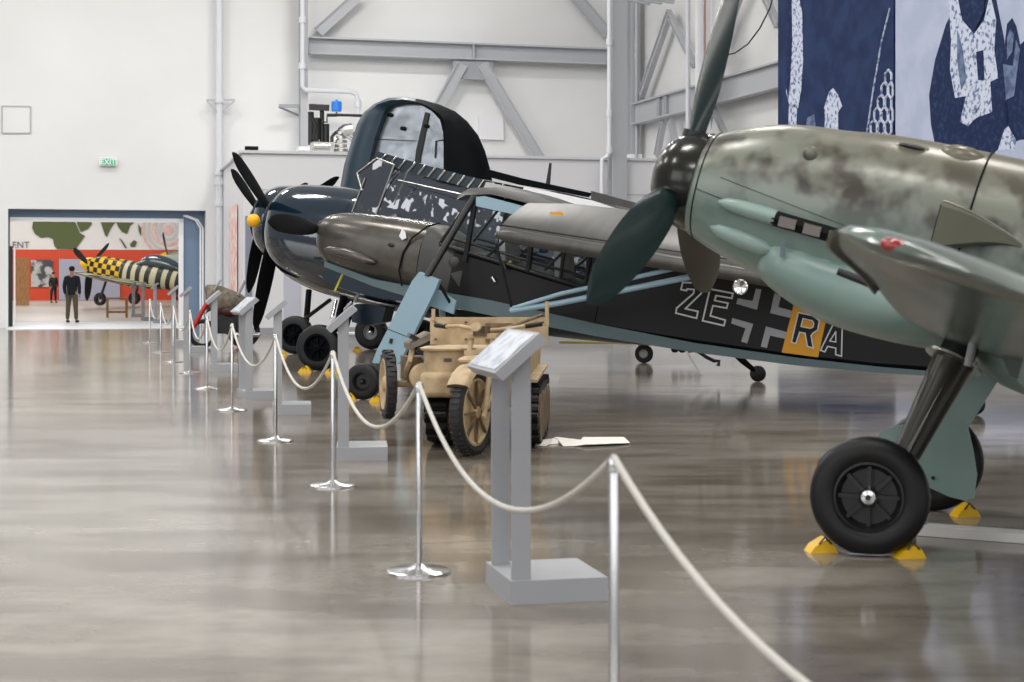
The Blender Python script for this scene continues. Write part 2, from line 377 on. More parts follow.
strut('diagonal_brace', (608, 34), (572, -8), 'grey steel brace rising left from the right end of the girder')
# wall panel (white square plate) and outline hatch
w = MB(); a = onu(479, 116, U0-.08); b = onu(503, 140, U0-.08); w.box((a+b)/2, (abs((b-a).dot(BV)), .14, abs(a.z-b.z)), Matrix.Rotation(R(15.7), 4, 'Z'))
tag(w.build('wall_plate', M['wall_low']), 'square white cover plate on the wall between the two diagonal braces', 'wall plate')
w = MB(); P = [onu(x, y, U0-.02) for x, y in ((2, 106), (30.5, 106.5), (30.5, 133), (2, 133))]
for i in range(4): w.obox(P[i], P[(i+1) % 4], .03, .035)
t_ = w.build('access_hatch', M['steel_paint']); tag(t_, 'square outlined access hatch high on the white wall left of the exit sign', 'hatch')
MB().slab([p+BU*.005 for p in P], BU*.012).build('hatch_door', M['wall'], t_)
# columns
def column(px0, px1, py0, py1, u, label):
    a, z0 = vz(px0, py1, u); b, _ = vz(px1, py1, u); z1 = vz(px0, py0, u)[1]; w = MB(); d = .35
    w.slab([W(a, u, z0), W(b, u, z0), W(b, u, z1), W(a, u, z1)], BU*.04)
    w.slab([W(a, u+d, z0), W(b, u+d, z0), W(b, u+d, z1), W(a, u+d, z1)], BU*.04); m_ = (a+b)/2
    w.slab([W(m_-.03, u+.04, z0), W(m_+.03, u+.04, z0), W(m_+.03, u+.04, z1), W(m_-.03, u+.04, z1)], BU*(d-.04))
    t = empty('steel_column', W(m_, u+d/2, z0)); tag(t, label, 'column'); w.build('column_shaft', M['steel_paint'], t)
    w = MB(); w.slab([W(a-.05, u-.04, z0), W(b+.05, u-.04, z0), W(b+.05, u-.04, z0+.12), W(a-.05, u-.04, z0+.12)], BU*(d+.1)); w.build('base_plate', M['white'], t)
column(300.5, 308, -60, 150.5, U0-.8, 'grey steel column standing on the low roof beside the blue tank')
zc0 = 0
column(612.5, 627, -60, 343, UL-.5, 'grey steel column in front of the low wall at the end of the girder')
column(631, 640, -60, 158, U0-.8, 'narrow grey steel column in the corner of the two walls')
# pipes
def pipe(name, pts, r, label, u, m='pipe', joints=()):
    t = empty(name, onu(*pts[-1], u)); tag(t, label, 'pipe'); P = [onu(x, y, u) for x, y in pts]; MB().tube(P, r).build('pipe_run', M[m], t)
    for x, y in joints:
        c = onu(x, y, u); MB().cyl(c-V((0, 0, .09)), c+V((0, 0, .09)), r*1.45, n=14).build('coupling', M[m], t)
    return t
t = pipe('drain_pipe', [(219.5, -40), (219.5, 250), (219.5, 331)], .105, 'tall white drain pipe down the back wall right of the doorway', U0-.3, joints=[(219.5, 100), (219.5, 172), (219.5, 182), (219.5, 203)])
w = MB()
for q in ((206.5, 100), (235, 100)): w.obox(onu(219, 100, U0-.35), onu(*q, U0-.35), .04, .06); w.obox(onu(219, 114, U0-.35), onu(q[0]*.96+219*.04, 101, U0-.35), .04, .05)
w.build('pipe_bracket', M['steel_paint'], t)
pipe('riser_pipe', [(302.5, -40), (302.5, 86), (305, 90), (350, 91.5), (356, 94), (358, 100), (358, 124)], .075, 'white riser pipe that bends right above the blue tank', U0-.95, joints=[(302.5, 20), (302.5, 66), (358, 104)])
pipe('downpipe', [(609.5, -40), (609.5, 152), (607, 157), (602, 159), (602, 205)], .06, 'thin white downpipe with an elbow running down the left face of the column', UL-.6, joints=[(609.5, 42), (609.5, 113), (609.5, 150)])
pipe('corner_conduit', [(636.5, -40), (636.5, 160)], .05, 'thin grey conduit beside the narrow corner column', U0-.9, m='steel_paint', joints=[(636.5, 46), (636.5, 56)])
# wall bracket bars beside the tank
w = MB(); w.obox(onu(279, 106, U0-.6), onu(300, 106, U0-.6), .08, .1); w.obox(onu(279, 107, U0-.6), onu(300, 116, U0-.1), .05, .05)
tag(w.build('wall_bracket', M['steel_dark']), 'grey bracket bar sticking out left of the steel column above the low roof', 'bracket')
# plant on the low roof
UR = 44.0; zr = lz
def roofpt(px, u=UR): return vz(px, 150, u)[0]
t = empty('expansion_tank', W(roofpt(336.5), UR, zr+.05)); tag(t, 'small bright blue pressure tank above the pipework on the low roof', 'tank')
c0 = onu(336.5, 111.5, UR); c1 = onu(336.5, 101.5, UR); MB().lathe(c0, (0, 0, 1), [(0, 0), (0, .125), (.02, .14), (c1.z-c0.z-.02, .14), (c1.z-c0.z, .12), (c1.z-c0.z+.01, .03), (c1.z-c0.z+.05, .03), (c1.z-c0.z+.05, 0)], 20).build('tank_shell', mat('blue_tank', (30,120,214), .3), t)
MB().tube([onu(336.5, 112, UR), onu(336.5, 116, UR), onu(327, 116, UR), onu(327, 122, UR), onu(322, 122, UR)], .025).build('tank_pipe', M['darkmetal'], t)
t = empty('pump_unit', W(roofpt(320), UR, zr)); tag(t, 'cluster of black pump machinery standing on the low roof left of the blue tank', 'pump')
w = MB()
for x, y0, y1, r_ in ((311, 112, 145, .08), (316, 118, 140, .13), (322, 110, 144, .06), (326, 124, 150, .09)): w.cyl(onu(x, y1, UR+.1), onu(x, y0, UR+.1), r_, n=12)
w.build('pump_column', M['black'], t)
w = MB(); w.obox(onu(309, 107, UR), onu(329, 108, UR), .12, .16); w.tube([onu(309, 112, UR), onu(316, 126, UR), onu(313, 138, UR), onu(325, 148, UR)], .05); w.build('manifold', M['darkmetal'], t)
w = MB(); a = onu(311, 143, UR-.3); b = onu(333, 152, UR-.3); w.box((a+b)/2+V((0, 0, .03)), ((b-a).length*.9, .5, .2), Matrix.Rotation(R(15.7), 4, 'Z')); w.cyl(onu(314, 146, UR-.6), onu(330, 146, UR-.6), .07, n=12); w.build('pump_motor', M['alu'], t)
t = empty('duct_elbow', W(roofpt(342), UR, zr)); tag(t, 'silver ribbed duct elbow with curved pipes on the low roof', 'duct')
def arc(cx, cy, r, a0, a1, n=12, u=UR): return [onu(cx+r*math.cos(R(lerp(a0, a1, i/n))), cy-r*math.sin(R(lerp(a0, a1, i/n))), u) for i in range(n+1)]
MB().tube(arc(344, 144, 14, 0, 150)+[onu(332, 150, UR)], .045).build('curved_pipe', M['darkmetal'], t)
MB().tube(arc(344, 146, 10, 0, 160), .05).build('curved_pipe', M['chrome'], t)
w = MB()
for k in range(5): w.cyl(onu(341, 152-k*4.4, UR-.1), onu(341, 149-k*4.4, UR-.1), .2-.01*(k % 2)-.02*k, n=18)
w.tube([onu(341, 133, UR-.1), onu(345, 130, UR-.1), onu(352, 129, UR-.1)], .16); w.build('duct', M['alu'], t)
pipe('roof_conduit', [(327, 115), (340, 115), (372, 116)], .04, 'thin dark conduit running right from the blue tank towards the raised wing', UR, m='darkmetal')
# exit sign and dark vent
t = empty('exit_sign', onu(108, 165, U0-.06)); tag(t, 'small green EXIT sign on the white wall above the far doorway', 'exit sign')
a = onu(99.5, 157.5, U0-.1); b = onu(116.5, 166, U0-.1)
MB().box((a+b)/2, ((b-a).length*.93, .1, abs(a.z-b.z)), Matrix.Rotation(R(15.7), 4, 'Z')).build('sign_housing', M['white'], t)
a = onu(100.5, 158.5, U0-.16); b = onu(115.5, 165, U0-.16)
MB().box((a+b)/2, ((b-a).length*.92, .02, abs(a.z-b.z)), Matrix.Rotation(R(15.7), 4, 'Z')).build('green_face', mat('exit_green', (40,150,110), .4, emit=(30,170,110,.4)), t)
def text(s, p, size, m, parent, xd, zd=V((0, 0, 1)), name='lettering', bold=0, align='CENTER', ext=.004):
    cu = bpy.data.curves.new(name, 'FONT'); cu.body = s; cu.size = size; cu.align_x = align; cu.extrude = ext; cu.offset = bold; cu.materials.append(m)
    o = bpy.data.objects.new(name, cu); xd = xd.normalized(); n = xd.cross(zd).normalized()
    mw = Matrix(((xd.x, zd.x, n.x, p.x), (xd.y, zd.y, n.y, p.y), (xd.z, zd.z, n.z, p.z), (0, 0, 0, 1)))
    col.objects.link(o); bpy.context.view_layer.update(); me = bpy.data.meshes.new_from_object(o.evaluated_get(bpy.context.evaluated_depsgraph_get())); bpy.data.objects.remove(o); o = bpy.data.objects.new(name, me); col.objects.link(o)
    if not me.materials: me.materials.append(m)
    if parent: o.parent = parent; o.matrix_basis = chain(parent).inverted() @ mw
    else: o.matrix_world = mw
    return o
text('EXIT', onu(108, 164.2, U0-.18), .21, M['white'], t, BV, bold=.004)
w = MB(); a = onu(244.5, 150, UL-.02+3); b = onu(258.5, 146.5, UL+3); w.box((a+b)/2, ((b-a).length*.9, .12, .1), Matrix.Rotation(R(15.7), 4, 'Z'))
tag(w.build('roof_vent', M['blackmatte']), 'small black slot vent above the left end of the low roof', 'vent')
# graphic strips on the low block's left end
def lowpanel(name, x0, x1, y0, y1, m, label, u=UL-.05, th=.04, cat='graphic panel'):
    a, z0 = vz(x0, y1, u); b, z1 = vz(x1, y0, u); w = MB(); w.slab([W(a, u, z0), W(b, u, z0), W(b, u, z1), W(a, u, z1)], BU*th)
    return tag(w.build(name, m, smooth=False), label, cat)
def sidepanel(px0, px1, y0, y1, m, name, label):         # on the side face of the block, facing left
    P = []; a0 = W(l0-.06, UL); nn = (W(lb-.06, U0)-a0).cross(V((0, 0, 1)))
    for x, y in ((px0, y1), (px1, y1), (px1, y0), (px0, y0)):
        d = ray(x, y); P.append(CAM+d*((a0-CAM).dot(nn)/d.dot(nn)))
    zb = min(P[0].z, P[1].z); zt = P[3].z; P[0].z = P[1].z = max(zb, .2); P[2].z = P[3].z = zt
    w = MB(); w.slab(P, BV*.03); return tag(w.build(name, m, smooth=False), label, 'graphic panel')
sidepanel(229, 236, 208, 330, mat('pink_mural', (222,170,160), .7, c2=(236,220,216), nscale=4, nlo=.4, nhi=.6), 'mural_strip', 'tall faded pink mural strip on the side of the low wall')
lowpanel('glazed_panel', 245.5, 252, 216, 331, mat('slate_panel', (128,134,150), .4), 'narrow slate grey panel on the low wall behind the propeller blades')
lowpanel('glazed_panel', 284, 300, 262, 328, mat('lilac_panel', (186,188,200), .4), 'pale lilac panel on the low wall between the propeller blades and the wheels')

# ---- right wall steelwork
w = MB(); uR = VR-.35
def rv(px, py, v=None): return onv(px, py, uR if v is None else v)
t = empty('wall_girder', rv(640, 118)); tag(t, 'grey steel girder along the right wall, ending at the dark banner', 'girder')
a = rv(636, 114); b = rv(790, 73); b.z = a.z; w = MB(); hbeam(w, a, b, .3, .62, BV)
w.build('flanged_beam', M['steel_paint'], t)
for x in (661, 668):
    p = rv(x, 105); p.z = a.z; w = MB(); w.obox(p-V((0, 0, .3))-BV*.05, p+V((0, 0, .3))-BV*.05, .1, .22, BU); w.build('stiffener', M['steel_dark'], t)
def rstrut(pa, pb, label, wd=.2, v=None, r=None):
    a = rv(*pa, v=v); b = rv(*pb, v=v); d = (b-a).normalized(); w = MB()
    if r: w.tube([a, b], r)
    else:
        s_ = d.cross(BV).normalized(); w.obox(a, b, .06, wd, s_); w.obox(a+s_*wd/2, b+s_*wd/2, .16, .03, s_); w.obox(a-s_*wd/2, b-s_*wd/2, .16, .03, s_)
    return tag(w.build('diagonal_brace', M['steel_paint']), label, 'brace', 'diagonal steel braces')
rstrut((641, 96), (670, 12), 'grey steel brace rising right above the wall girder in the corner', .22)
rstrut((668, 12), (695, 66), 'thin grey steel brace descending behind the dark green propeller blade', .14)
rstrut((663, 122), (657, 156), 'short grey steel leg below the wall girder, left of its neighbour', .18)
rstrut((671, 120), (678, 156), 'short grey steel leg below the wall girder leaning right', .14)
rstrut((711, 108), (704, 150), 'short grey steel leg below the girder just right of the green blade', .12)
rstrut((713, 108), (728, 140), 'thin grey steel leg below the girder slanting towards the banner', .1)
rstrut((761, -12), (778, 26), 'grey steel brace at the top left corner of the dark banner', .14)
rstrut((744, -15), (716, 60), 'grey steel brace rising right behind the tip of the dark green blade', .16)
w = MB(); a = rv(688, -40, VR-.8); b = rv(688, 180, VR-.8); w.tube([a, b], .07); tag(w.build('wall_pipe', M['pipe']), 'thin white vertical pipe on the right wall left of the wide post', 'pipe')
a = rv(704, -60, VR-.9); b = rv(704, 200, VR-.9); b.x, b.y = a.x, a.y; w = MB(); w.obox(a, b, .25, .34, BU); w.obox(a-BV*.14, b-BV*.14, .03, .5, BU); t = empty('wall_post', V((b.x, b.y, b.z))); tag(t, 'wide pale steel post on the right wall behind the green blade', 'post'); w.build('post_shaft', M['wall_low'], t)
w = MB(); w.tube([rv(705, -10, VR-1.2), rv(705, 80, VR-1.2)], .02); w.build('copper_line', mat('copper_line', (150,92,60), .4), t)
w = MB()
for k in range(3):
    a = rv(650+k*12, 3-k*.5, VR-.6); b = a-BV*.9+V((0, 0, .12)); w.obox(a, b, .1, .12)
tag(w.build('cable_rack', M['steel_paint']), 'row of short steel rack arms at the top of the corner', 'rack')
w = MB(); w.tube([rv(722, 56, VR-.5), rv(735, 53, VR-.5), rv(748, 44, VR-.5), rv(760, 28, VR-.5), rv(770, 8, VR-.5), rv(776, -14, VR-.5)], .018); tag(w.build('hanging_cable', M['blackmatte']), 'black cable looping across the right wall beside the banner', 'cable')

# ---- the two photo banners
NB = mat('banner_navy', (26,42,78), .7, spec=.2, c2=(36,54,92), nscale=2); LB = mat('banner_pale_blue', (178,186,208), .55, c2=(166,176,200), nscale=1.5)
MBl = mat('banner_mid_blue', (104,122,156), .55, c2=(60,76,112), nscale=6); WB = mat('banner_white', (200,207,224), .7, spec=.2, c2=(96,114,150), nscale=11, nlo=.5, nhi=.62)
DB = mat('banner_dark', (22,38,74), .7, spec=.2, c2=(46,66,104), nscale=9, nlo=.5, nhi=.75)
VBn = VR-1.0
def ban(x0, x1, m, label):
    P = [onv(x0, 296, VBn), onv(x1, 296, VBn), onv(x1, -60, VBn), onv(x0, -60, VBn)]
    z0 = P[0].z; z1 = P[3].z; P[0].z = P[1].z = z0; P[2].z = P[3].z = z1
    t = empty('photo_banner', (P[0]+P[1])/2); tag(t, label, 'banner'); MB().slab(P, BV*.05).build('banner_sheet', m, t, smooth=False)
    return t
def pr(t, poly, m, name='printed_shape', lift=.01): 
    MB().slab([onv(x, y, VBn-lift) for x, y in poly], BV*.006).build(name, m, t, smooth=False)
b1 = ban(778, 893.5, NB, 'large dark navy photo banner on the right wall with a net and a pale peak')
b2 = ban(895.5, 1075, LB, 'large pale blue photo banner showing standing airmen in flight vests')
pr(b1, [(793, -10), (797, -10), (802, 12), (803, 60), (801, 90), (798, 108), (790, 108), (786, 92), (790, 60), (789, 30)], WB, 'printed_rope')
pr(b1, [(785, -10), (791, -10), (792, 40), (790, 80), (788, 100), (786, 85), (787, 30)], DB, 'printed_shadow', .02)
pr(b1, [(789, 105), (797, 104), (796, 132), (788, 132)], WB)
pr(b1, [(824, 108), (829, 92), (833, 88), (838, 95), (842, 106), (838, 112), (838, 140), (824, 140), (825, 116)], WB, 'printed_peak')
pr(b1, [(807, 118), (814, 114), (816, 126), (806, 126)], MBl)
w = MB()
for r_ in range(5):
    for c_ in range(3):
        cx = 874+c_*7.2+(3.6 if r_ % 2 else 0); cy = 128-r_*12.5
        if cx-3.6 < 866+r_*3.0 or cx > 892: continue
        P = [onv(min(cx+3.6*math.cos(k*math.pi/3+math.pi/6), 892.8), cy+8.2*math.sin(k*math.pi/3+math.pi/6), VBn-.014) for k in range(6)]
        w.tube(P, .028, n=5, closed=True)
w.tube([onv(866, 140, VBn-.012), onv(873, 92, VBn-.012), onv(882, 40, VBn-.012), onv(890, 8, VBn-.012)], .02, n=5)
w.build('printed_net', WB, b1)
# airmen on the right banner
pr(b2, [(940, 170), (931, 125), (929, 95), (935, 60), (946, 24), (954, 8), (958, -20), (992, -20), (998, 10), (1004, 40), (1006, 90), (1010, 130), (1008, 175)], DB, 'printed_figure')
pr(b2, [(948, -10), (957, -5), (962, 20), (974, 34), (984, 20), (990, -6), (996, 20), (994, 50), (998, 78), (990, 82), (992, 112), (976, 118), (968, 126), (960, 122), (966, 96), (955, 98), (950, 70), (951, 40)], WB, 'printed_vest', .02)
pr(b2, [(960, -30), (984, -30), (984, 12), (974, 32), (963, 14)], DB, 'printed_neck', .03)
pr(b2, [(970, 84), (977, 88), (980, 104), (974, 115), (968, 108)], WB, 'printed_mask', .035)
pr(b2, [(976, 52), (978, 80), (984, 80), (983, 50)], DB, 'printed_strap', .03)
pr(b2, [(957, 30), (962, 48), (966, 78), (961, 90), (957, 60)], MBl, 'printed_strap', .03)
pr(b2, [(1006, 170), (1004, 100), (1006, 70), (1004, 50), (1007, 24), (1012, 18), (1016, 26), (1020, 45), (1030, 35), (1040, 25), (1060, 40), (1060, 175)], DB, 'printed_figure')
pr(b2, [(1007, 38), (1010, 29), (1014, 34), (1012, 52), (1007, 60)], MBl, 'printed_face', .02)
pr(b2, [(1003, 64), (1013, 66), (1016, 40), (1020, 50), (1014, 96), (1006, 100)], MBl, 'printed_jacket', .02)
pr(b2, [(998, 150), (1004, 130), (1008, 126), (1016, 140), (1014, 150)], WB, 'printed_cap', .03)
pr(b2, [(985, 160), (1000, 148), (1020, 140), (1060, 136), (1060, 170), (985, 170)], LB, 'printed_cloth', .025)

# ================================================================ THE FAR ROOM
UF = 100.0
w = MB(); w.add([W(-34, U0+.7, -.004), W(10, U0+.7, -.004), W(10, UF, -.004), W(-34, UF, -.004)], [(0, 1, 2, 3)]); S('floor_far_room', w, M['tan_floor'])
zo = onu(60, 249.5, UF).z
w = MB(); wallbox(w, -34, 10, 0, zo, UF); S('wall_orange', w, M['orange'], smooth=False)
w = MB(); wallbox(w, -34, 10, zo, 9, UF); S('wall_far', w, M['cream'], smooth=False)
def farpoly(name, poly, m, label, cat='wall graphic', u=UF-.1, th=.05):
    w = MB(); w.slab([onu(x, y, u) for x, y in poly], BU*th); return tag(w.build(name, m, smooth=False), label, cat)
t = empty('world_map', onu(90, 249, UF-.05)); tag(t, 'olive green world map painted above the orange wall in the far room', 'map')
for poly in ([(33, 222), (32, 228), (35, 234), (41, 238), (48, 237), (53, 239), (54, 245), (57, 249), (76, 249), (80, 243), (85, 236), (80, 233), (77, 226), (73, 218), (40, 218)],
             [(75, 218), (78, 226), (81, 232), (88, 229), (92, 224), (90, 218)], [(99, 218), (102, 226), (105, 235), (107, 237), (110, 230), (114, 224), (116, 222), (119, 228), (122, 232), (127, 234), (130, 226), (136, 221), (139, 218)],
             [(119, 238), (122, 240), (127, 248), (125, 248)], [(130, 244), (134, 240), (137, 242), (135, 247), (131, 247)], [(138, 224), (141, 228), (141, 236), (139, 232)]):
    MB().slab([onu(x, y, UF-.06) for x, y in poly], BU*.05).build('land_shape', M['olive'], t, smooth=False)
t = empty('ring_emblem', onu(166, 249, UF-.05)); tag(t, 'pink concentric circles painted on the cream wall in the far room', 'wall graphic')
for r0, r1, m in ((0, 5, M['pink']), (8, 10.5, M['ring']), (13, 16, M['pink']), (19, 21.5, M['ring']), (24, 26, M['pink'])):
    P = []; n = 40; w = MB(); vs = []
    for rr in (r0, r1):
        for i in range(n):
            a = 2*math.pi*i/n; vs.append(onu(168+rr*math.cos(a), 230-rr*math.sin(a), UF-.06))
    vs = [v if v.z > zo else V((v.x, v.y, zo)) for v in vs]
    w.add(vs, [(i, (i+1) % n, n+(i+1) % n, n+i) for i in range(n)]); w.build('ring', m, t, smooth=False)
o = text('ENT', onu(12, 247.8, UF-.06), .52, mat('sign_dark', (90,90,96), .6), None, BV, name='wall_lettering', align='LEFT'); tag(o, 'grey letters ENT on the cream wall above the orange band', 'lettering')
bw = mat('archive_print', (70,72,74), .5, c2=(190,188,182), nscale=1.6, nlo=.46, nhi=.54)
farpoly('photo_mural', [(31, 260), (53, 260), (53, 287), (31, 287)], bw, 'black and white photo mural on the orange wall of the far room', 'mural')
farpoly('info_panel', [(59, 259), (86, 259), (120, 259), (120, 300), (59, 300)], mat('lavender_panel', (170,170,186), .5), 'large lavender grey panel on the orange wall behind the man in the doorway', 'panel')
w = MB(); P = [ground(16, 305), ground(29.5, 305.5)]; h_ = 2.35
for k in range(4):
    a = P[0].lerp(P[1], k/4); b = P[0].lerp(P[1], (k+.92)/4); w.slab([a, b, b+V((0, 0, h_)), a+V((0, 0, h_))], BU*.12)
tag(w.build('timber_screen', M['wood'], smooth=False), 'tall brown timber plank screen at the left of the far room', 'screen')

# people
def person(px, feet, hpx, jacket, trousers, label, yaw=0, face=False):
    g = ground(px, feet); Hh = hpx*g.y/F; e = empty('person', g, yaw); k = Hh/1.78; tag(e, label, 'person')
    Mx = bx(e) @ Matrix.Scale(k, 4)
    def skin(name, verts, edges, m, parent=e):
        me = bpy.data.meshes.new(name); me.from_pydata([tuple(v[0]) for v in verts], edges, []); me.materials.append(m)
        o = bpy.data.objects.new(name, me); col.objects.link(o); o.parent = parent; o.matrix_basis = Matrix.Scale(k, 4)
        md = o.modifiers.new('skin', 'SKIN'); lay = me.skin_vertices[0] if me.skin_vertices else None
        for i, v in enumerate(verts): me.skin_vertices[0].data[i].radius = (v[1], v[2] if len(v) > 2 else v[1]); 
        me.skin_vertices[0].data[0].use_root = True; md.use_smooth_shade = True
        sb = o.modifiers.new('sub', 'SUBSURF'); sb.levels = 1; sb.render_levels = 1; return o
    # whole body (skin tone) - shows at head, neck and hands
    b = [((0, 0, .95), .13, .1), ((0, 0, 1.2), .14, .1), ((0, 0, 1.42), .13, .09), ((0, 0, 1.53), .055), ((0, -.01, 1.62), .075, .085), ((0, -.01, 1.72), .07, .08)]
    ed = [(0, 1), (1, 2), (2, 3), (3, 4), (4, 5)]
    for s in (-1, 1):
        n = len(b); b += [((s*.1, 0, .9), .09), ((s*.12, .01, .5), .055), ((s*.14, .02, .08), .04), ((s*.15, -.13, .04), .04)]; ed += [(0, n), (n, n+1), (n+1, n+2), (n+2, n+3)]
        n = len(b); b += [((s*.19, 0, 1.42), .055), ((s*.25, .03, 1.15), .045), ((s*.23, -.06, .93), .03), ((s*.22, -.09, .86), .032)]; ed += [(2, n), (n, n+1), (n+1, n+2), (n+2, n+3)]
        for f_ in range(4):
            n2 = len(b); b += [((s*.22+(f_-1.5)*.004, -.125+f_*.02, .80-.008*(f_ in (1, 2))), .009), ((s*.215, -.12+f_*.02, .765-.008*(f_ in (1, 2))), .008)]; ed += [(n+3, n2), (n2, n2+1)]
        n2 = len(b); b += [((s*.2, -.13, .84), .01), ((s*.195, -.14, .81), .008)]; ed += [(n+3, n2), (n2, n2+1)]
    bo = skin('body', b, ed, M['skin'])
    j = [((0, 0, .80), .17, .14), ((0, 0, 1.0), .175, .14), ((0, 0, 1.2), .175, .14), ((0, 0, 1.40), .17, .12), ((0, 0, 1.52), .09)]; ed = [(0, 1), (1, 2), (2, 3), (3, 4)]
    for s in (-1, 1):
        n = len(j); j += [((s*.19, 0, 1.40), .085), ((s*.235, .03, 1.15), .068), ((s*.225, -.05, .90), .055)]; ed += [(3, n), (n, n+1), (n+1, n+2)]
    skin('jacket', j, ed, jacket)
    j = [((0, 0, .98), .14, .12)]; ed = []
    for s in (-1, 1):
        n = len(j); j += [((s*.1, 0, .84), .105), ((s*.12, .01, .5), .08), ((s*.14, .02, .09), .065)]; ed += [(0, n), (n, n+1), (n+1, n+2)]
    skin('trousers', j, ed, trousers)
    for s in (-1, 1):
        w = MB(); w.ball((s*.15, -.06, .045), .075, 12, (.75, 1.9, .6)); w.build('shoe', M['black'], e, Mx)
    w = MB(); w.ball((0, .02, 1.71), .105, 16, (.85, 1, .85)); w.build('hair', M['hair'], e, Mx)
    w = MB(); w.ball((0, -.105, 1.64), .02, 8, (.8, 1, 1.4)); 
    for s in (-1, 1): w.ball((s*.08, 0, 1.65), .025, 8, (.4, .8, 1.2))
    w.build('nose_and_ears', M['skin'], e, Mx)
    w = MB()
    for s in (-1, 1): w.ball((s*.03, -.092, 1.665), .01, 8)
    w.build('eyes', M['black'], e, Mx)
    return e
person(72, 322.8, 56.5, M['navy'], M['khaki'], 'man in dark navy jacket and khaki trousers seen from behind in the doorway', yaw=math.pi)
person(53.5, 303, 31, M['black'], M['navy'], 'small distant person in dark clothes standing by the photo mural in the far room', yaw=R(40))

# far room fighters
check = bpy.data.materials.new('yellow_black_checks'); check.use_nodes = True
_n = check.node_tree; _c = _n.nodes.new('ShaderNodeTexChecker'); _c.inputs['Scale'].default_value = 4.2; _c.inputs['Color1'].default_value = rgb(238,190,30); _c.inputs['Color2'].default_value = rgb(20,20,20)
_t = _n.nodes.new('ShaderNodeTexCoord'); _n.links.new(_t.outputs['Object'], _c.inputs['Vector']); _n.links.new(_c.outputs[0], _n.nodes['Principled BSDF'].inputs['Base Color'])
zebra = bpy.data.materials.new('zebra_camouflage'); zebra.use_nodes = True
_n = zebra.node_tree; _w = _n.nodes.new('ShaderNodeTexWave'); _w.inputs['Scale'].default_value = .62; _w.inputs['Distortion'].default_value = 3; _w.inputs['Detail'].default_value = 1
_t = _n.nodes.new('ShaderNodeTexCoord'); _n.links.new(_t.outputs['Object'], _w.inputs['Vector']); _r = _n.nodes.new('ShaderNodeValToRGB'); _r.color_ramp.elements[0].position = .45; _r.color_ramp.elements[1].position = .55
_r.color_ramp.elements[0].color = rgb(40,42,34); _r.color_ramp.elements[1].color = rgb(214,206,170); _n.links.new(_w.outputs['Fac'], _r.inputs[0]); _n.links.new(_r.outputs[0], _n.nodes['Principled BSDF'].inputs['Base Color'])
def blade_mesh(Rr, r0, cmax, k, sgn=1, tw=(62, 24), n=14, fat=.9, x0=0):
    """blade standing along angle k (0 = up, + = towards starboard) in the y-z plane"""
    d = V((0, math.sin(k), math.cos(k))); tg = V((0, math.cos(k), -math.sin(k))); rings = []
    for i in range(n+1):
        s = i/n; r = lerp(r0, Rr, s); u = s
        c = cmax*(.34+.66*math.sin(math.pi*min(1, u*.75+.12))**1.0)
        if u < .2: c = cmax*lerp(.42, .34+.66*math.sin(math.pi*.27), u/.2)
        if u > .82: c *= math.sqrt(max(.0, 1-((u-.82)/.185)**2))
        b = R(lerp(tw[0], tw[1], u)); cv = tg*math.cos(b)*sgn - V((1, 0, 0))*math.sin(b); nv = d.cross(cv).normalized(); th = lerp(.11 if Rr > 1.3 else .06, .018, min(1, u*1.6)**.6)*fat
        ring = []
        for q in range(12):
            a = 2*math.pi*q/12; ring.append(V((x0, 0, 0))+d*r+cv*(math.cos(a)*c/2)+nv*(math.sin(a)*th/2*(.4+.6*abs(math.sin(a)))))
        rings.append(ring)
    return rings
def wing_mesh(st, side, th=.13, n=16, inc=(0, 0)):         # stations (y, xLE, chord, z)
    af = airfoil(9, th); rings = []
    for k in range(n+1):
        y = lerp(st[0][0], st[-1][0], k/n); xl, c, z = interp(st, y); ti = math.tan(R(lerp(inc[0], inc[1], k/n))); rings.append([V((xl+a*c, side*y, z+b*c-a*c*ti)) for a, b in af])
    return rings
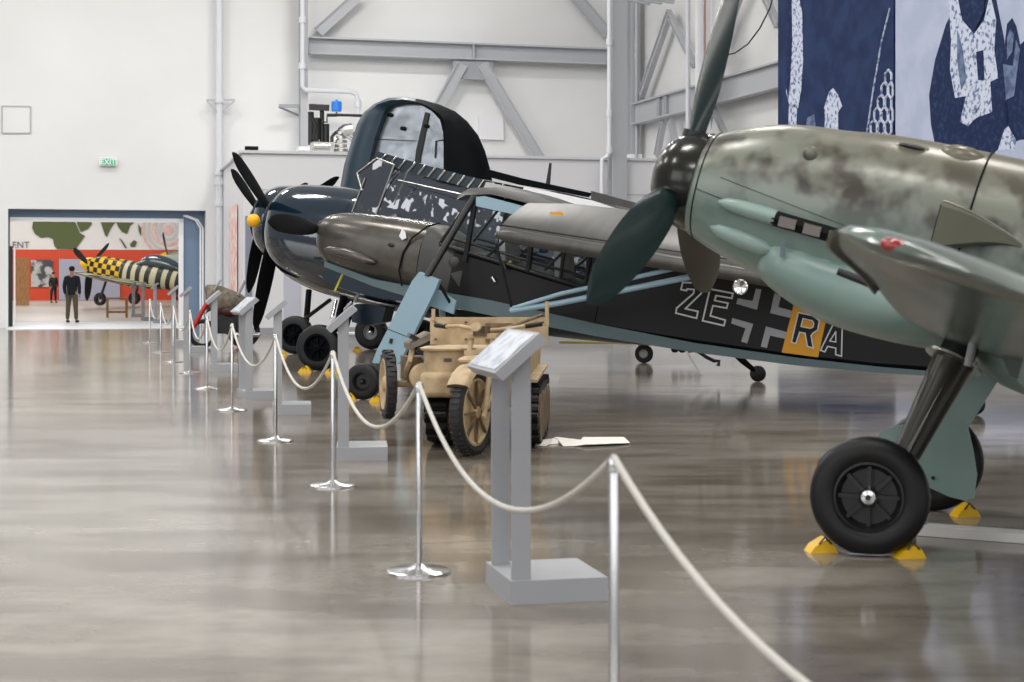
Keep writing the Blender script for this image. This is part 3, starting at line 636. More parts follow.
def far_fighter(px, py, Y, yaw, label, nose, bodym, sc=1.0, prop=True, phase=.4):
    h = at(px, py, Y); fr = Frame(h, yaw, 9); gx = fr.M @ V((1.6, 0, 0)); t = fr.root('fighter_aircraft', (gx.x, gx.y, 0)); tag(t, label, 'aircraft')
    st = [(0.05, .34, -.34, .34), (.6, .48, -.55, .42), (1.8, .52, -.68, .46), (3, .5, -.66, .48), (5, .46, -.42, .4), (7, .38, -.1, .22), (8.6, .3, .1, .06)]
    MB().loft(body(st, .05, 1.9, 8, 24)).build('engine_cowling', nose, t, fr.M)
    MB().loft(body(st, 1.9, 8.6, 14, 24)).build('fuselage', bodym, t, fr.M)
    MB().lathe((.05, 0, 0), (-1, 0, 0), [(0, .34), (.25, .3), (.5, .17), (.62, 0)], 20).build('spinner', M['yellow'], t, fr.M)
    if prop:
        for k in range(3): MB().loft(blade_mesh(1.75, .15, .42, phase+k*2.094, 1, (30, 12))).build('propeller_blade', M['black'], t, fr.M)
    for s, nm in ((-1, 'port'), (1, 'starboard')):
        MB().loft(wing_mesh([(0, 1.7, 2.4, -.5), (2.5, 1.9, 2.1, -.3), (4.6, 2.2, 1.4, -.05), (5.3, 2.5, .8, .02), (5.6, 2.9, .15, .05)], s)).build('wing', bodym, t, fr.M)
        g0 = V((1.9, s*1.5, -.45)); g1 = fr.I @ V((*(fr.M @ V((1.5, s*1.5, 0))).xy, .38)); MB().cyl(g0, g1, .06).build('gear_leg', M['darkmetal'], t, fr.M)
        wv = MB(); wv.lathe(g1-V((0, .1, 0)), (0, 1, 0), [(0, .15), (0, .27), (.04, .3), (.16, .3), (.2, .27), (.2, .15), (0, .15)], 24); wv.build('wheel', M['rubber'], t, fr.M)
    cp = MB(); cp.loft(body([(2.6, .5, .3, .3), (3.1, .95, .3, .32), (4.2, .95, .3, .3), (5.2, .5, .3, .2)], 2.6, 5.2, 10, 20)); cp.build('canopy', mat('canopy_dark', (60,74,82), .1, coat=1), t, fr.M)
    f = MB(); f.slab([V((7.6, -.03, .3)), V((8.2, -.03, 1.3)), V((8.7, -.03, 1.35)), V((9, -.03, .2))], (0, .06, 0)); f.build('tail_fin', bodym, t, fr.M)
    return t
far_fighter(90, 264.5, 78, 18, 'fighter aircraft with a yellow checkered nose and dark propeller in the far room', check, zebra, phase=.95)
far_fighter(168, 258, 93, 18, 'pale green nosed fighter aircraft behind the zebra striped one in the far room', mat('pale_green_paint', (150,164,146), .5), mat('olive_paint', (90,96,72), .5), phase=-.6)
# wooden sawhorse bench and small red cart in the far room
g = ground(117, 317.5); t = empty('display_bench', g, R(15.7)); tag(t, 'low brown wooden frame bench on the far room floor', 'bench')
w = MB()
MB().box((0, 0, .68), (.75, .5, .06)).build('bench_top', M['wood'], t, bx(t))
for sx in (-1, 1):
    for sy in (-1, 1): MB().box((sx*.33, sy*.2, .325), (.07, .07, .65)).build('leg', M['wood'], t, bx(t))
MB().box((0, -.2, .2), (.6, .05, .07)).build('stretcher', M['wood'], t, bx(t))

# ================================================================ BARRIER POSTS AND ROPES
posts = [((614, None), 5.08, .314, 'nearest chrome barrier post, cut off by the bottom edge'),
         ((419, 572), None, None, 'second nearest chrome barrier post, round base left of the nearest label stand'),
         ((333, 486), None, None, 'chrome barrier post beside the single label stand left of the beige vehicle'),
         ((275.6, 441), None, None, 'chrome barrier post in front of the two big black wheels'),
         ((232, 410.5), None, None, 'chrome barrier post just left of the wide label stand'),
         ((207, 389), None, None, 'chrome barrier post left of the canvas covered machine, in front of a narrow stand'),
         ((190, 373), None, None, 'chrome barrier post in front of the blue passage wall'),
         ((173.5, 362), None, None, 'fourth chrome barrier post counted from the doorway end'),
         ((160.7, 352.5), None, None, 'third chrome barrier post counted from the doorway end'),
         ((149.8, 343), None, None, 'farthest chrome barrier post, closest to the white threshold')]
tops = []; proto = None
row = []
for (pp, Y, X, lb) in posts:
    p = V((X, Y, 0)) if Y else ground(*pp); row.append((p, lb))
row.insert(0, (V((1.17, 1.65, 0)), None))
for p, lb in row:
    if lb:
        if proto is None:
            proto = e = empty('barrier_post', p); Mx = bx(e)
            MB().lathe((0, 0, 0), (0, 0, 1), [(0, .001), (0, .168), (.010, .168), (.016, .155), (.026, .05), (.045, .022), (.045, .001)], 40).build('base', M['chrome'], e, Mx)
            MB().lathe((0, 0, .03), (0, 0, 1), [(0, 0), (0, .0165), (.90, .0165), (.91, .012), (.915, 0)], 20).build('pole', M['chrome'], e, Mx)
            MB().lathe((0, 0, .93), (0, 0, 1), [(0, 0), (0, .023), (.025, .026), (.045, .02), (.055, 0)], 20).build('rope_head', M['chrome'], e, Mx)
        else: e = copy_tree(proto); e.location = p
        tag(e, lb, 'barrier post', 'chrome barrier posts along the aircraft')
    tops.append(p+V((0, 0, .975)))
# two extra posts in the far room, seen through the doorway
for x, y, lb in ((138, 336.5, 'thin chrome barrier post just inside the far doorway'),): pass
rl = ['pale rope running from the nearest post out of the bottom right corner', 'pale rope sagging in front of the nearest label stand', 'pale rope sagging in front of the beige wheel and the light blue leg fairing', 'pale rope sagging below the two big black wheels',
      'pale rope hanging in front of the wide label stand', 'pale rope hanging in front of the canvas covered machine', 'pale rope span in front of the canvas covered machine and blue wall', 'pale rope span third from the doorway', 'pale rope span second from the doorway', 'farthest pale rope span, next to the doorway']
for k in range(len(tops)-1):
    a, b = tops[k], tops[k+1]; sg = .37 if k else .37; P = [a.lerp(b, i/24)-V((0, 0, sg*4*(i/24)*(1-i/24))) for i in range(25)]
    tag(MB().tube(P, .0115, n=8).build('barrier_rope', M['rope']), rl[k], 'rope', 'pale ropes between the barrier posts')

# ================================================================ LABEL STANDS
def stand(p, yaw, label, h=1.0, L_=.55, bw=.42):
    e = empty('label_stand', p, yaw); Mx = bx(e); tag(e, label, 'label stand', 'grey label stands behind the rope'); G = M['standgrey']
    # local: x right, y away, origin at the near left corner of the base
    MB().box((bw/2, .27, .055), (bw, .54, .11)).build('base', G, e, Mx)
    for y in (.0, .42): MB().box((.055, y+.03, .11+.5*(h+.03)), (.09, .022, h+.03)).build('post', G, e, Mx)
    a = V((-.07, 0, h-.02)); n = V((.20, 0, .17)).normalized(); up = V((-.22, 0, .20)).normalized()*.055; y0, y1 = -.03, L_-.01
    q = [V((-.045, y0, h+.015)), V((-.045, y1, h+.015)), V((.17, y1, h+.20)), V((.17, y0, h+.20))]
    MB().slab(q, up).build('sign_tray', G, e, Mx)
    q2 = [V(p_)+up*1.03 for p_ in (q[0].lerp(q[2], .06), q[1].lerp(q[3], .06), q[2].lerp(q[0], .06), q[3].lerp(q[1], .06))]
    MB().slab(q2, up*.05).build('printed_label', M['label'], e, Mx)
    return e
stand(ground(511, 605), R(13.5), 'nearest grey label stand on two posts, in front of the beige vehicle', h=1.03, L_=.62, bw=.47)
stand(ground(336.5, 461), R(5.5), 'grey label stand seen edge on, left of the light blue wheel leg', h=1.04)
stand(ground(272.5, 415), R(7.5), 'grey label stand seen edge on in front of the big black wheels', h=1.02)
stand(ground(245, 400.5), R(20), 'grey label stand with two wide posts right of the canvas covered machine', h=1.02)
stand(ground(211, 371.5), R(12), 'grey label stand in front of the canvas covered machine', h=1.04)
stand(ground(183.5, 352.5), R(11), 'grey label stand at the right edge of the blue passage wall', h=1.06)
stand(ground(171, 345.5), R(11), 'small distant grey label stand just right of the white door frame', h=1.06)
for i, (x, y) in enumerate(((153, 323.5), (141, 320.5), (131.5, 317))):
    stand(ground(x, y), R(10), ['grey label stand right of two others beyond the threshold in the far room', 'middle one of three small label stands in the far room', 'farthest of three small label stands in the far room'][i], h=1.04)

# ================================================================ WHEELS AND CHOCKS
def wheel(fr_M, c, ax, r, w_, parent, rim_mat, tyre_mat=None, hub_r=.6, spokes=8, name='wheel', groove=True, disc=None):
    """tyre object with rim and hub as sub-parts; ax points to the visible side"""
    c = V(c); ax = V(ax).normalized(); tyre_mat = tyre_mat or M['rubber']; h = w_/2; ri = r*hub_r
    prof = [(-h*.8, ri), (-h, ri*1.08), (-h*1.02, (ri+r)/2), (-h*.85, r*.93), (-h*.55, r*.985), (0, r), (h*.55, r*.985), (h*.85, r*.93), (h*1.02, (ri+r)/2), (h, ri*1.08), (h*.8, ri), (-h*.8, ri)]
    ty = MB().lathe(c, ax, prof, 48).build(name, tyre_mat, parent, fr_M, ang=50)
    MB().lathe(c, ax, [(-h*.78, 0), (-h*.78, ri*1.0), (h*.82, ri*1.02), (h*.86, ri*.94), (h*.45, ri*.84), (h*.3, ri*.8), (h*.3, 0)], 40).build('rim', rim_mat, ty, fr_M)
    if spokes:
        u, w2 = MB().basis(ax); wv = MB()
        for k in range(spokes):
            a = 2*math.pi*(k+.3)/spokes; d = u*math.cos(a)+w2*math.sin(a)
            wv.obox(c+ax*h*.5+d*ri*.22, c+ax*h*.42+d*ri*.86, ri*.12, h*.4, ax)
        wv.build('spokes', rim_mat, ty, fr_M)
    MB().lathe(c+ax*h*.3, ax, [(0, ri*.34), (h*.5, ri*.3), (h*.75, ri*.2), (h*.8, ri*.08), (h*.6, ri*.06), (h*.6, 0)], 24).build('hub_cap', disc or M['chrome'], ty, fr_M)
    if disc is None: MB().cyl(c+ax*h*.7, c+ax*(h*1.12+.002), ri*.07, n=16).build('axle_end', M['black'], ty, fr_M)
    return ty
def chock(px, py, label, yaw=0, s=.13):
    g = ground(px, py); e = empty('wheel_chock', g, yaw); tag(e, label, 'wheel chock', 'yellow wheel chocks'); Mx = bx(e)
    MB().slab([V((-s*.62, -s*.45, 0)), V((s*.62, -s*.45, 0)), V((s*.42, -s*.45, s*.35)), V((.02, -s*.45, s*.62)), V((-s*.4, -s*.45, s*.3))], (0, s*.9, 0)).build('wedge', M['yellow'], e, Mx)
    MB().tube([V((-.03, -s*.46, .05)), V((0, -s*.5, .09)), V((.04, -s*.46, .05))], .006, n=6).build('rope_ring', M['darkmetal'], e, Mx)

# ================================================================ NEAREST FIGHTER (mottled, right)
A = Frame((1.08, 10.2, 2.16), 20.8, 14.8); yA = A
w_l = A.I @ V((1.96, 9.04, .325)); w_r = A.I @ V((2.74, 10.75, .325))
rootA = A.root('fighter_aircraft', (2.35, 9.9, 0)); tag(rootA, 'large mottled grey green fighter with dark green propeller nearest the camera on the right', 'aircraft')
offA = A.I @ V((2.35, 9.9, 0))
CA = camo('mottled_fuselage', -.28-offA.z, .12-offA.z)
stA = [(.12, .27, -.36, .30), (.26, .34, -.41, .345), (.45, .41, -.46, .385), (.65, .455, -.50, .41), (.9, .48, -.54, .43), (1.2, .52, -.56, .445), (1.65, .54, -.56, .45), (2.1, .55, -.57, .45), (2.7, .56, -.6, .44), (4, .5, -.55, .40), (5.5, .42, -.38, .28), (7, .33, -.15, .16), (8.2, .25, .02, .06)]
MB().loft(body(stA, .12, 1.74, 26, 56, 2.15)).build('engine_cowling', CA, rootA, A.M)
MB().loft(body(stA, 1.752, 8.2, 40, 48, 2.15)).build('fuselage', CA, rootA, A.M)
# panel joint ring and seams
def seam(x, off=.004, r=.004, a0=0, a1=360, n=48):
    zt, zb, w_ = interp(stA, x); c = (zt+zb)/2; h = (zt-zb)/2; ex = 2.15; P = []
    for i in range(n+1):
        t = R(lerp(a0, a1, i/n)); cs, sn = math.cos(t), math.sin(t); P.append(V((x, (w_+off)*math.copysign(abs(cs)**(2/ex), cs), c+(h+off)*math.copysign(abs(sn)**(2/ex), sn))))
    return P
def sidept(x, z, off=.004):                              # point on the port side at height z
    zt, zb, w_ = interp(stA, x); c = (zt+zb)/2; h = (zt-zb)/2; q = max(0, 1-abs((z-c)/h)**2.15)**(1/2.15); return V((x, -(w_)*q-off, z))
w = MB(); w.tube(seam(1.746), .006, n=6); w.tube(seam(.16, 0), .005, n=6); w.build('panel_joint', M['blackmatte'], rootA, A.M)
w = MB()
w.tube([sidept(.16+k*.1, -.07-.012*k, 0) for k in range(17)], .0035, n=5)
w.tube([sidept(.3+k*.1, .03-.012*k, 0) for k in range(15)], .0025, n=5)
w.build('panel_seam', M['darkmetal'], rootA, A.M)
# exhaust stack recess, shield and supercharger/gun bumps
w = MB(); P = [sidept(x, -.115-.03*(x-.4), .012) for x in [.64+.045*k for k in range(20)]]; w.tube(P, [.0] + [.045]*18+[.02], n=8); w.build('exhaust_recess', M['blackmatte'], rootA, A.M)
w = MB(); w.tube([sidept(x, -.112-.03*(x-.4), .01) for x in (.33, .38, .46, .56, .64, .70)], [.01, .035, .045, .048, .048, .046], n=12); w.build('exhaust_shroud', M['teal'], rootA, A.M)
for k in range(4):
    x = .78+k*.15; c = sidept(x, -.12-.03*(x-.4), .045); MB().box(c, (.1, .04, .06)).build('exhaust_stub', M['worn_grey'], rootA, A.M)
w = MB(); w.tube([sidept(x, z, .0) for x, z in ((.30, -.27), (.36, -.275), (.50, -.29), (.66, -.31), (.72, -.315))], [.01, .04, .055, .05, .01], n=16); w.build('side_bulge', M['teal'], rootA, A.M)
c = sidept(.78, .29); MB().ball(c, .045, 16).build('round_blister', CA, rootA, A.M)
# chin cowling with its panel line, swelling below
stC = [(.60, -.3, -.475, .2), (.68, -.2, -.53, .37), (.85, -.18, -.60, .435), (1.05, -.18, -.655, .458), (1.35, -.18, -.67, .466), (1.7, -.2, -.645, .466), (2.1, -.3, -.58, .44)]
MB().loft(body(stC, .60, 2.1, 26, 36, 2.3)).build('chin_cowling', M['teal'], rootA, A.M)
w = MB(); w.slab([A.L(782, 240, -.44)+V((0, -.01, 0)), A.L(786, 241, -.44)+V((0, -.01, 0)), A.L(784, 258, -.44)+V((0, -.01, 0)), A.L(780, 257, -.44)+V((0, -.01, 0))], (0, .01, 0)); w.build('stencil_patch', M['storch_teal'], rootA, A.M)
# gun troughs, fillers and canopy ahead of the windscreen
w = MB(); w.ball((1.33, -.2, .445), .1, 20, (1.3, .6, .42)); w.build('filler_fairing', CA, rootA, A.M)
w = MB(); w.ball((1.32, -.235, .462), .062, 16, (1.3, .6, .3)); w.build('filler_opening', M['black'], rootA, A.M)
w = MB(); w.ball((1.60, -.16, .465), .11, 20, (1.35, .8, .7)); w.build('gun_blister', CA, rootA, A.M)
# supercharger intake scoop on the port side
OS = mat('olive_scoop', (92,92,76), .32)
x0 = A.L(938, 222, -.6).x; x1 = A.L(1022, 244, -.47).x; zt0 = A.L(944, 201, -.6).z; zb0 = A.L(930, 250, -.6).z; rings = []
for k in range(9):
    u = k/8; x = lerp(x0, x1, u); zt = lerp(zt0, A.L(1022, 244, -.47).z, u**1.6); zb = lerp(zb0, zt-.02, u**1.3 if u < 1 else 1); yo = lerp(-.66, -.45, u**1.4); yi = -.40
    rings.append([V((x, yi, zb)), V((x, yo+.03, zb)), V((x, yo, zb+.03*(1-u))), V((x, yo, zt-.03*(1-u))), V((x, yo+.03, zt)), V((x, yi, zt+.01))])
MB().loft(rings).build('intake_scoop', OS, rootA, A.M)
hh = rings[0]; MB().slab([p+V((-.004, 0, 0)) for p in (V((x0, -.43, zb0+.02)), V((x0, -.64, zb0+.02)), V((x0, -.64, zt0-.02)), V((x0, -.43, zt0-.02)))], (-.003, 0, 0)).build('intake_opening', M['blackmatte'], rootA, A.M)
MB().tube([rings[k][4] for k in range(9)], .006, n=6).build('intake_seam', M['alu'], rootA, A.M)
# canopy and tail of the fighter (mostly outside the frame)
MB().loft(body([(2.2, .56, .45, .3), (2.7, .98, .45, .33), (3.4, 1.0, .45, .33), (4.2, .55, .45, .25)], 2.25, 4.2, 12, 24)).build('canopy', mat('canopy_tint', (80,90,92), .08, coat=1), rootA, A.M)
MB().slab([V((7.2, -.03, .3)), V((7.7, -.03, 1.25)), V((8.2, -.03, 1.3)), V((8.6, -.03, .1))], (0, .06, 0)).build('tail_fin', CA, rootA, A.M)
for s in (-1, 1): MB().slab([V((7.1, s*.05, .5)), V((7.4, s*1.45, .5)), V((7.9, s*1.45, .5)), V((8.1, s*.05, .5))], (0, 0, .05)).build('tailplane', CA, rootA, A.M)
# spinner and blades
sp = MB().lathe((.12, 0, -.035), (-1, 0, 0), [(-.0, .315), (.03, .312), (.12, .295), (.19, .262), (.25, .21), (.29, .15), (.312, .08), (.318, .0)], 48).build('spinner', M['spinner'], rootA, A.M)
ph = R(-.75)
for k in range(3):
    a = ph+k*2.0944; d = V((0, math.sin(a), math.cos(a))); MB().cyl(d*.2+V((0, 0, -.03)), d*.30+V((0, 0, -.03)), .09, .085, n=20).build('blade_socket', M['black'], sp, A.M)
for k in range(3):
    MB().loft(blade_mesh(1.56, .22, .29, ph+k*2.0944, 1, (58, 26), 20)).build('propeller_blade', M['prop_green'] if k != 1 else M['prop_grey'], rootA, A.M)
# wings
def wingA(side):
    return wing_mesh([(.35, 1.52, 2.25, -.47), (1.5, 1.57, 1.95, -.36), (3.0, 1.66, 1.6, -.19), (4.2, 1.71, 1.36, -.075), (4.6, 1.77, 1.2, -.03), (4.8, 1.88, .9, -.03), (4.9, 2.04, .54, -.04), (4.94, 2.22, .14, -.05)], side, .11, 44, (1, 5))
for s in (-1, 1):
    MB().loft(wingA(s)).build('wing', M['underside'], rootA, A.M)
w = MB(); c = V((1.93, -4.78, .02))
tl = A.L(894, 246, -4.84); MB().ball(tl, .03, 16, (1.5, .8, .8)).build('red_tip_light', M['redlens'], rootA, A.M)
sl = [];
for k in range(13):
    y = lerp(2.15, 4.5, k/12); xl, c_, z = interp([(.35, 1.52, 2.25, -.47), (1.5, 1.57, 1.95, -.36), (3.0, 1.66, 1.6, -.19), (4.2, 1.71, 1.32, -.075), (4.6, 1.77, 1.15, -.03)], y)
    sl.append([V((xl-.022+dx, -y, z-.012+dz)) for dx, dz in ((0, -.015), (.005, .015), (.04, .04), (.12, .06), (.13, .05), (.06, .03), (.02, 0), (.015, -.02))])
MB().loft(sl).build('leading_edge_slat', mat('slat_olive', (70,68,52), .35, .2), rootA, A.M)
a = A.L(838, 271, -2.3); b = A.L(866, 282, -2.3); w = MB(); w.cyl(a, b+(b-a)*.5, .02, n=14); w.build('wing_gun_barrel', M['darkmetal'], rootA, A.M)
# belly radiator under the port wing root and flap edge
MB().loft(body([(1.9, -.5, -.56, .3), (2.1, -.45, -.72, .36), (2.6, -.42, -.74, .36), (3.1, -.42, -.6, .34)], 1.9, 3.1, 10, 24, 4), True).build('belly_panel', M['teal'], rootA, A.M)
for s in (-1, 1):
    w = MB(); w.slab([V((2.3, s*1.1, -.50)), V((2.3, s*1.9, -.42)), V((3.1, s*1.9, -.46)), V((3.1, s*1.1, -.54))], (0, 0, -.13)); w.build('wing_radiator', M['teal'], rootA, A.M)
# undercarriage
gl = A.L(967, 345, -.50); gb = w_l+V((.02, .13, .05))
ax_l = A.I.to_3x3() @ V((-.30, -.954, .02)); ax_r = A.I.to_3x3() @ V((.30, .954, .02))
wheel(A.M, w_l, ax_l, .325, .17, rootA, M['black'], hub_r=.58, spokes=8)
wheel(A.M, w_r, -ax_r, .325, .17, rootA, M['black'], hub_r=.58, spokes=8)
leg = MB(); low = A.L(906, 455, -.68); top = A.L(953, 362, -.5)
leg.cyl(low, top, .075, .115, n=28); leg = leg.build('gear_leg', M['olive_metal'], rootA, A.M)
d = (top-low).normalized()
MB().cyl(top+d*.0, top+d*.014, .165, .165, n=28).build('leg_collar', M['alu'], leg, A.M)
MB().cyl(top, top+d*.35, .10, .1, n=24).build('upper_leg', M['black'], leg, A.M)
MB().cyl(low-d*.12, low+d*.02, .05, .06, n=20).build('chrome_piston', M['chrome'], leg, A.M)
MB().tube([low-d*.12, w_l+V((.0, .12, .1)), w_l], .035).build('axle_fork', M['olive_metal'], leg, A.M)
w = MB(); w.obox(low+V((0, -.07, 0)), low+d*.45+V((0, -.085, 0)), .05, .02); w.build('torque_plate', M['olive_metal'], leg, A.M)
w = MB()
for i in range(24):
    pass
fn = []
uax, wax = MB().basis(ax_l)
cc = w_l+ax_l*.02
arcp = []
for i in range(16):
    a = R(100+i*9); 
pts = [A.L(x, y, w_l.y-.02) for x, y in ((818, 470), (820, 462), (829, 452), (842, 445), (858, 441), (876, 441), (892, 446))]
MB().tube(pts, .012, n=8).build('mud_scraper', M['darkmetal'], leg, A.M)
# silver rod beside the leg, and inner teal doors
MB().tube([A.L(968, 366, -1.3), A.L(976, 330, -1.3)], .022, n=12).build('indicator_rod', M['standgrey'], rootA, A.M)
yd = .62
q = [A.L(x, y, yd) for x, y in ((974, 366), (1012, 345), (1010, 362), (968, 428), (973, 450), (977, 475), (974, 498), (966, 501), (950, 497), (932, 489), (915, 478), (890, 450), (877, 445), (879, 434), (888, 428), (905, 424), (915, 432), (930, 425))]
MB().slab(q, (0, .02, 0)).build('gear_door', M['teal'], rootA, A.M)
c = A.L(933, 478, yd-.012); MB().cyl(c, c+V((0, .02, 0)), .012, n=12).build('door_bolt', M['black'], rootA, A.M)
MB().cyl(w_r+V((.05, -.1, .1)), A.L(990, 356, .75), .05, .07).build('gear_leg', M['olive_metal'], rootA, A.M)
for s, yy in ((-1, -.9),):
    q = [A.L(x, y, yy) for x, y in ((1000, 352), (1030, 362), (1060, 380), (1060, 395), (1010, 376))]; MB().slab(q, (0, .03, 0)).build('gear_bay_panel', M['underside'], rootA, A.M)
chock(821, 551.5, 'yellow chock left of the big near wheel on the right', R(8)); chock(908, 557, 'yellow chock right of the big near wheel on the right', R(12)); chock(965, 516, 'yellow chock behind the aluminium bar at the far wheel of the mottled fighter', R(10))
P = [ground(829, 550), ground(850, 556), ground(880, 557.5), ground(902, 556)]; tag(MB().tube([p+V((0, 0, .012)) for p in P], .005, n=6).build('chock_cord', M['marking_grey']), 'thin cord joining the two yellow chocks of the big near wheel', 'cord')
a = ground(920, 534); b = ground(1045, 543.5); t = empty('tow_bar', a); tag(t, 'flat aluminium bar lying on the floor at the right edge', 'bar'); MB().obox(a+V((0, 0, .03)), b+V((0, 0, .03)), .16, .055).build('bar_body', mat('matt_aluminium', (214,212,208), .35), t)
MB().obox(a+V((.02, 0, .06)), a.lerp(b, .01)+V((.02, 0, .06)), .15, .01).build('end_strap', M['standgrey'], t)

# ================================================================ OBSERVATION AIRCRAFT WITH FOLDED WING
B = Frame((-2.52, 21.7, 2.145), 24, 11)
wc = V((-1.82, 20.2, .225))
rootB = B.root('observation_aircraft', (-1.2, 21.0, 0)); tag(rootB, 'dark high wing observation aircraft with folded wings and white outlined letters on its side', 'aircraft')
stB = [(.06, .10, -.24, .17), (.13, .18, -.34, .27), (.33, .26, -.44, .36), (.7, .31, -.49, .42), (1.14, .345, -.52, .44), (1.72, .37, -.55, .45)]
MB().loft(body(stB, .06, 1.72, 20, 44, 2.6)).build('engine_cowling', M['storch_cowl'], rootB, B.M)
MB().loft(body([(1.73, .36, -.55, .45), (1.9, .33, -.555, .45), (2.35, .12, -.56, .45)], 1.73, 2.35, 8, 44, 3.2)).build('scuttle', M['storch_grey'], rootB, B.M)
K0, KS = 2.6, .0597
def hw(x): return .45 if x < 2.6 else max(.04, .45-KS*(x-2.6))
# fuselage below the sill and full-depth tail
def boxsec(x, zt, zb, w_, r=.06): return [V((x, -w_, zb+r)), V((x, -w_, zt-r)), V((x, -w_+r, zt)), V((x, w_-r, zt)), V((x, w_, zt-r)), V((x, w_, zb+r)), V((x, w_-r, zb)), V((x, -w_+r, zb))]
rings = [boxsec(x, zt, zb, hw(x), min(.05, hw(x)*.6)) for x, zt, zb in ((2.2, .13, -.47), (2.8, .09, -.47), (3.5, .03, -.46), (4.15, -.02, -.455))]
MB().loft(rings).build('cabin_side', M['storch_dark'], rootB, B.M, ang=20)
rings = [boxsec(x, zt, zb, hw(x), min(.05, hw(x)*.6)) for x, zt, zb in ((4.16, .7, -.455), (4.6, .68, -.44), (5.4, .60, -.40), (6.6, .48, -.32), (7.5, .4, -.23), (8.12, .35, -.14), (8.9, .3, -.04))]
fus = MB().loft(rings).build('rear_fuselage', M['storch_dark'], rootB, B.M, ang=20)
# pale belly strip
rings = []
for x, z0, z1 in ((.3, -.39, -.46), (1.1, -.47, -.56), (1.9, -.44, -.60), (2.8, -.40, -.585), (4.2, -.41, -.56), (5.4, -.39, -.50), (6.6, -.31, -.40), (7.5, -.22, -.29), (8.3, -.12, -.17)):
    w_ = (hw(x)+.006) if x > 1.8 else {.3: .27, 1.1: .36, 1.9: .45}[x]; rings.append([V((x, -w_, z0)), V((x, -w_*.97, z1)), V((x, w_*.97, z1)), V((x, w_, z0))])
MB().loft(rings).build('belly', M['storch_teal'], rootB, B.M)
# cowl details
sd = lambda x, y, yl=-.46: B.L(x, y, yl)
w = MB(); w.tube([sd(324, 249), sd(330, 250), sd(345, 253), sd(358, 257), sd(366, 260), sd(374, 262)], [.01, .05, .07, .065, .05, .02], n=12); w.build('exhaust_fairing', M['storch_cowl'], rootB, B.M)
w = MB(); w.ball(sd(370, 262), .055, 14, (1.6, .6, .7)); w.build('exhaust_opening', M['black'], rootB, B.M)
w = MB(); w.ball(sd(391, 245, -.45), .035, 12, (1.3, .4, .8)); w.build('port_hole', M['black'], rootB, B.M)
w = MB(); w.slab([sd(399, 236), sd(402, 229), sd(405, 232), sd(406, 238), sd(402, 240)], (0, .01, 0)); w.build('white_patch', M['white'], rootB, B.M)
w = MB(); w.tube([sd(402, 286, -.455), sd(399, 270, -.46), sd(403, 253, -.46), sd(412, 238, -.458), sd(428, 226, -.44), sd(440, 223, -.35)], .012, n=6); w.build('cowl_joint', M['blackmatte'], rootB, B.M)
w = MB(); w.ball(sd(454, 262, -.45), .075, 14, (1, .35, 1)); w.build('side_blister', M['storch_grey'], rootB, B.M)
w = MB(); w.tube([sd(492, 277, -.47), sd(495, 282, -.47)], .02, n=8); w.build('door_grip', M['chrome'], rootB, B.M)
# cabin glazing: frames, panes, roof
fr_ = MB()
for side in (-1, 1):
    def q(x, y): p = B.L(x, y, -.5); return V((p.x, side*.5, p.z))
    def ql(x, y): p = B.L(x, y, -.45); return V((p.x, side*.45, p.z))
    for a_, b_, r_ in ((ql(440, 243), q(473, 196), .02), (ql(465, 262), q(475, 203), .038), (ql(486, 258), q(520, 225), .02), (q(503, 262), q(506, 270), .02), (ql(440, 244), ql(605, 294), .028), (ql(447, 237), ql(600, 281), .018), (ql(528, 272), q(532, 235), .04),
                       (ql(560, 281), q(566, 240), .022), (q(473, 196), q(560, 222), .035), (ql(585, 288), q(590, 245), .022), (ql(545, 270), q(575, 240), .018)):
        fr_.tube([a_, b_], r_, n=8)
for pa in ((440, 243), (473, 196)):
    yl = .45; p = B.L(*pa, -.45); fr_.tube([p, V((p.x, yl, p.z))], .022, n=8)
fr_.build('cabin_frame', M['black'], rootB, B.M)
for side in (-1, 1):
    P = [B.L(x, y, -.47) for x, y in ((441, 243), (474, 198), (560, 224), (590, 240), (600, 292))]; P = [V((p.x, side*.455, p.z)) for p in P]
    MB().add(P, [(0, 1, 2, 3, 4)]).build('side_glass', M['glass'], rootB, B.M)
p0 = B.L(441, 243, -.45); p1 = B.L(474, 197, -.45)
MB().add([p0, p1, V((p1.x, .45, p1.z)), V((p0.x, .45, p0.z))], [(0, 1, 2, 3)]).build('windscreen', M['glass'], rootB, B.M)
rings = []
for x, zt, w_ in ((2.08, .84, .40), (2.25, .93, .52), (2.6, 1.0, .56), (3.1, .98, .56), (3.7, .9, .5), (4.3, .72, .38)):
    rings.append([V((x, -w_, zt-.12)), V((x, -w_*.8, zt-.03)), V((x, 0, zt)), V((x, w_*.8, zt-.03)), V((x, w_, zt-.12)), V((x, 0, zt-.10))])
MB().loft(rings).build('cabin_roof', M['storch_grey'], rootB, B.M)
P = [B.L(x, y, -.58) for x, y in ((476, 197), (484, 196), (545, 212), (560, 222), (535, 219), (476, 206))]; MB().slab(P, (0, .05, 0)).build('root_rib', M['storch_blue'], rootB, B.M)
# seats
for x in (2.75, 3.5): MB().box((x, 0, .15), (.08, .45, .55), Matrix.Rotation(R(-12), 4, 'Y')).build('seat_back', M['marking_white'], rootB, B.M)
# yellow trim hints
MB().slab([B.L(505, 264, -.40), B.L(513, 266, -.40), B.L(510, 260, -.40)], (0, .03, 0)).build('yellow_tag', M['yellow'], rootB, B.M)
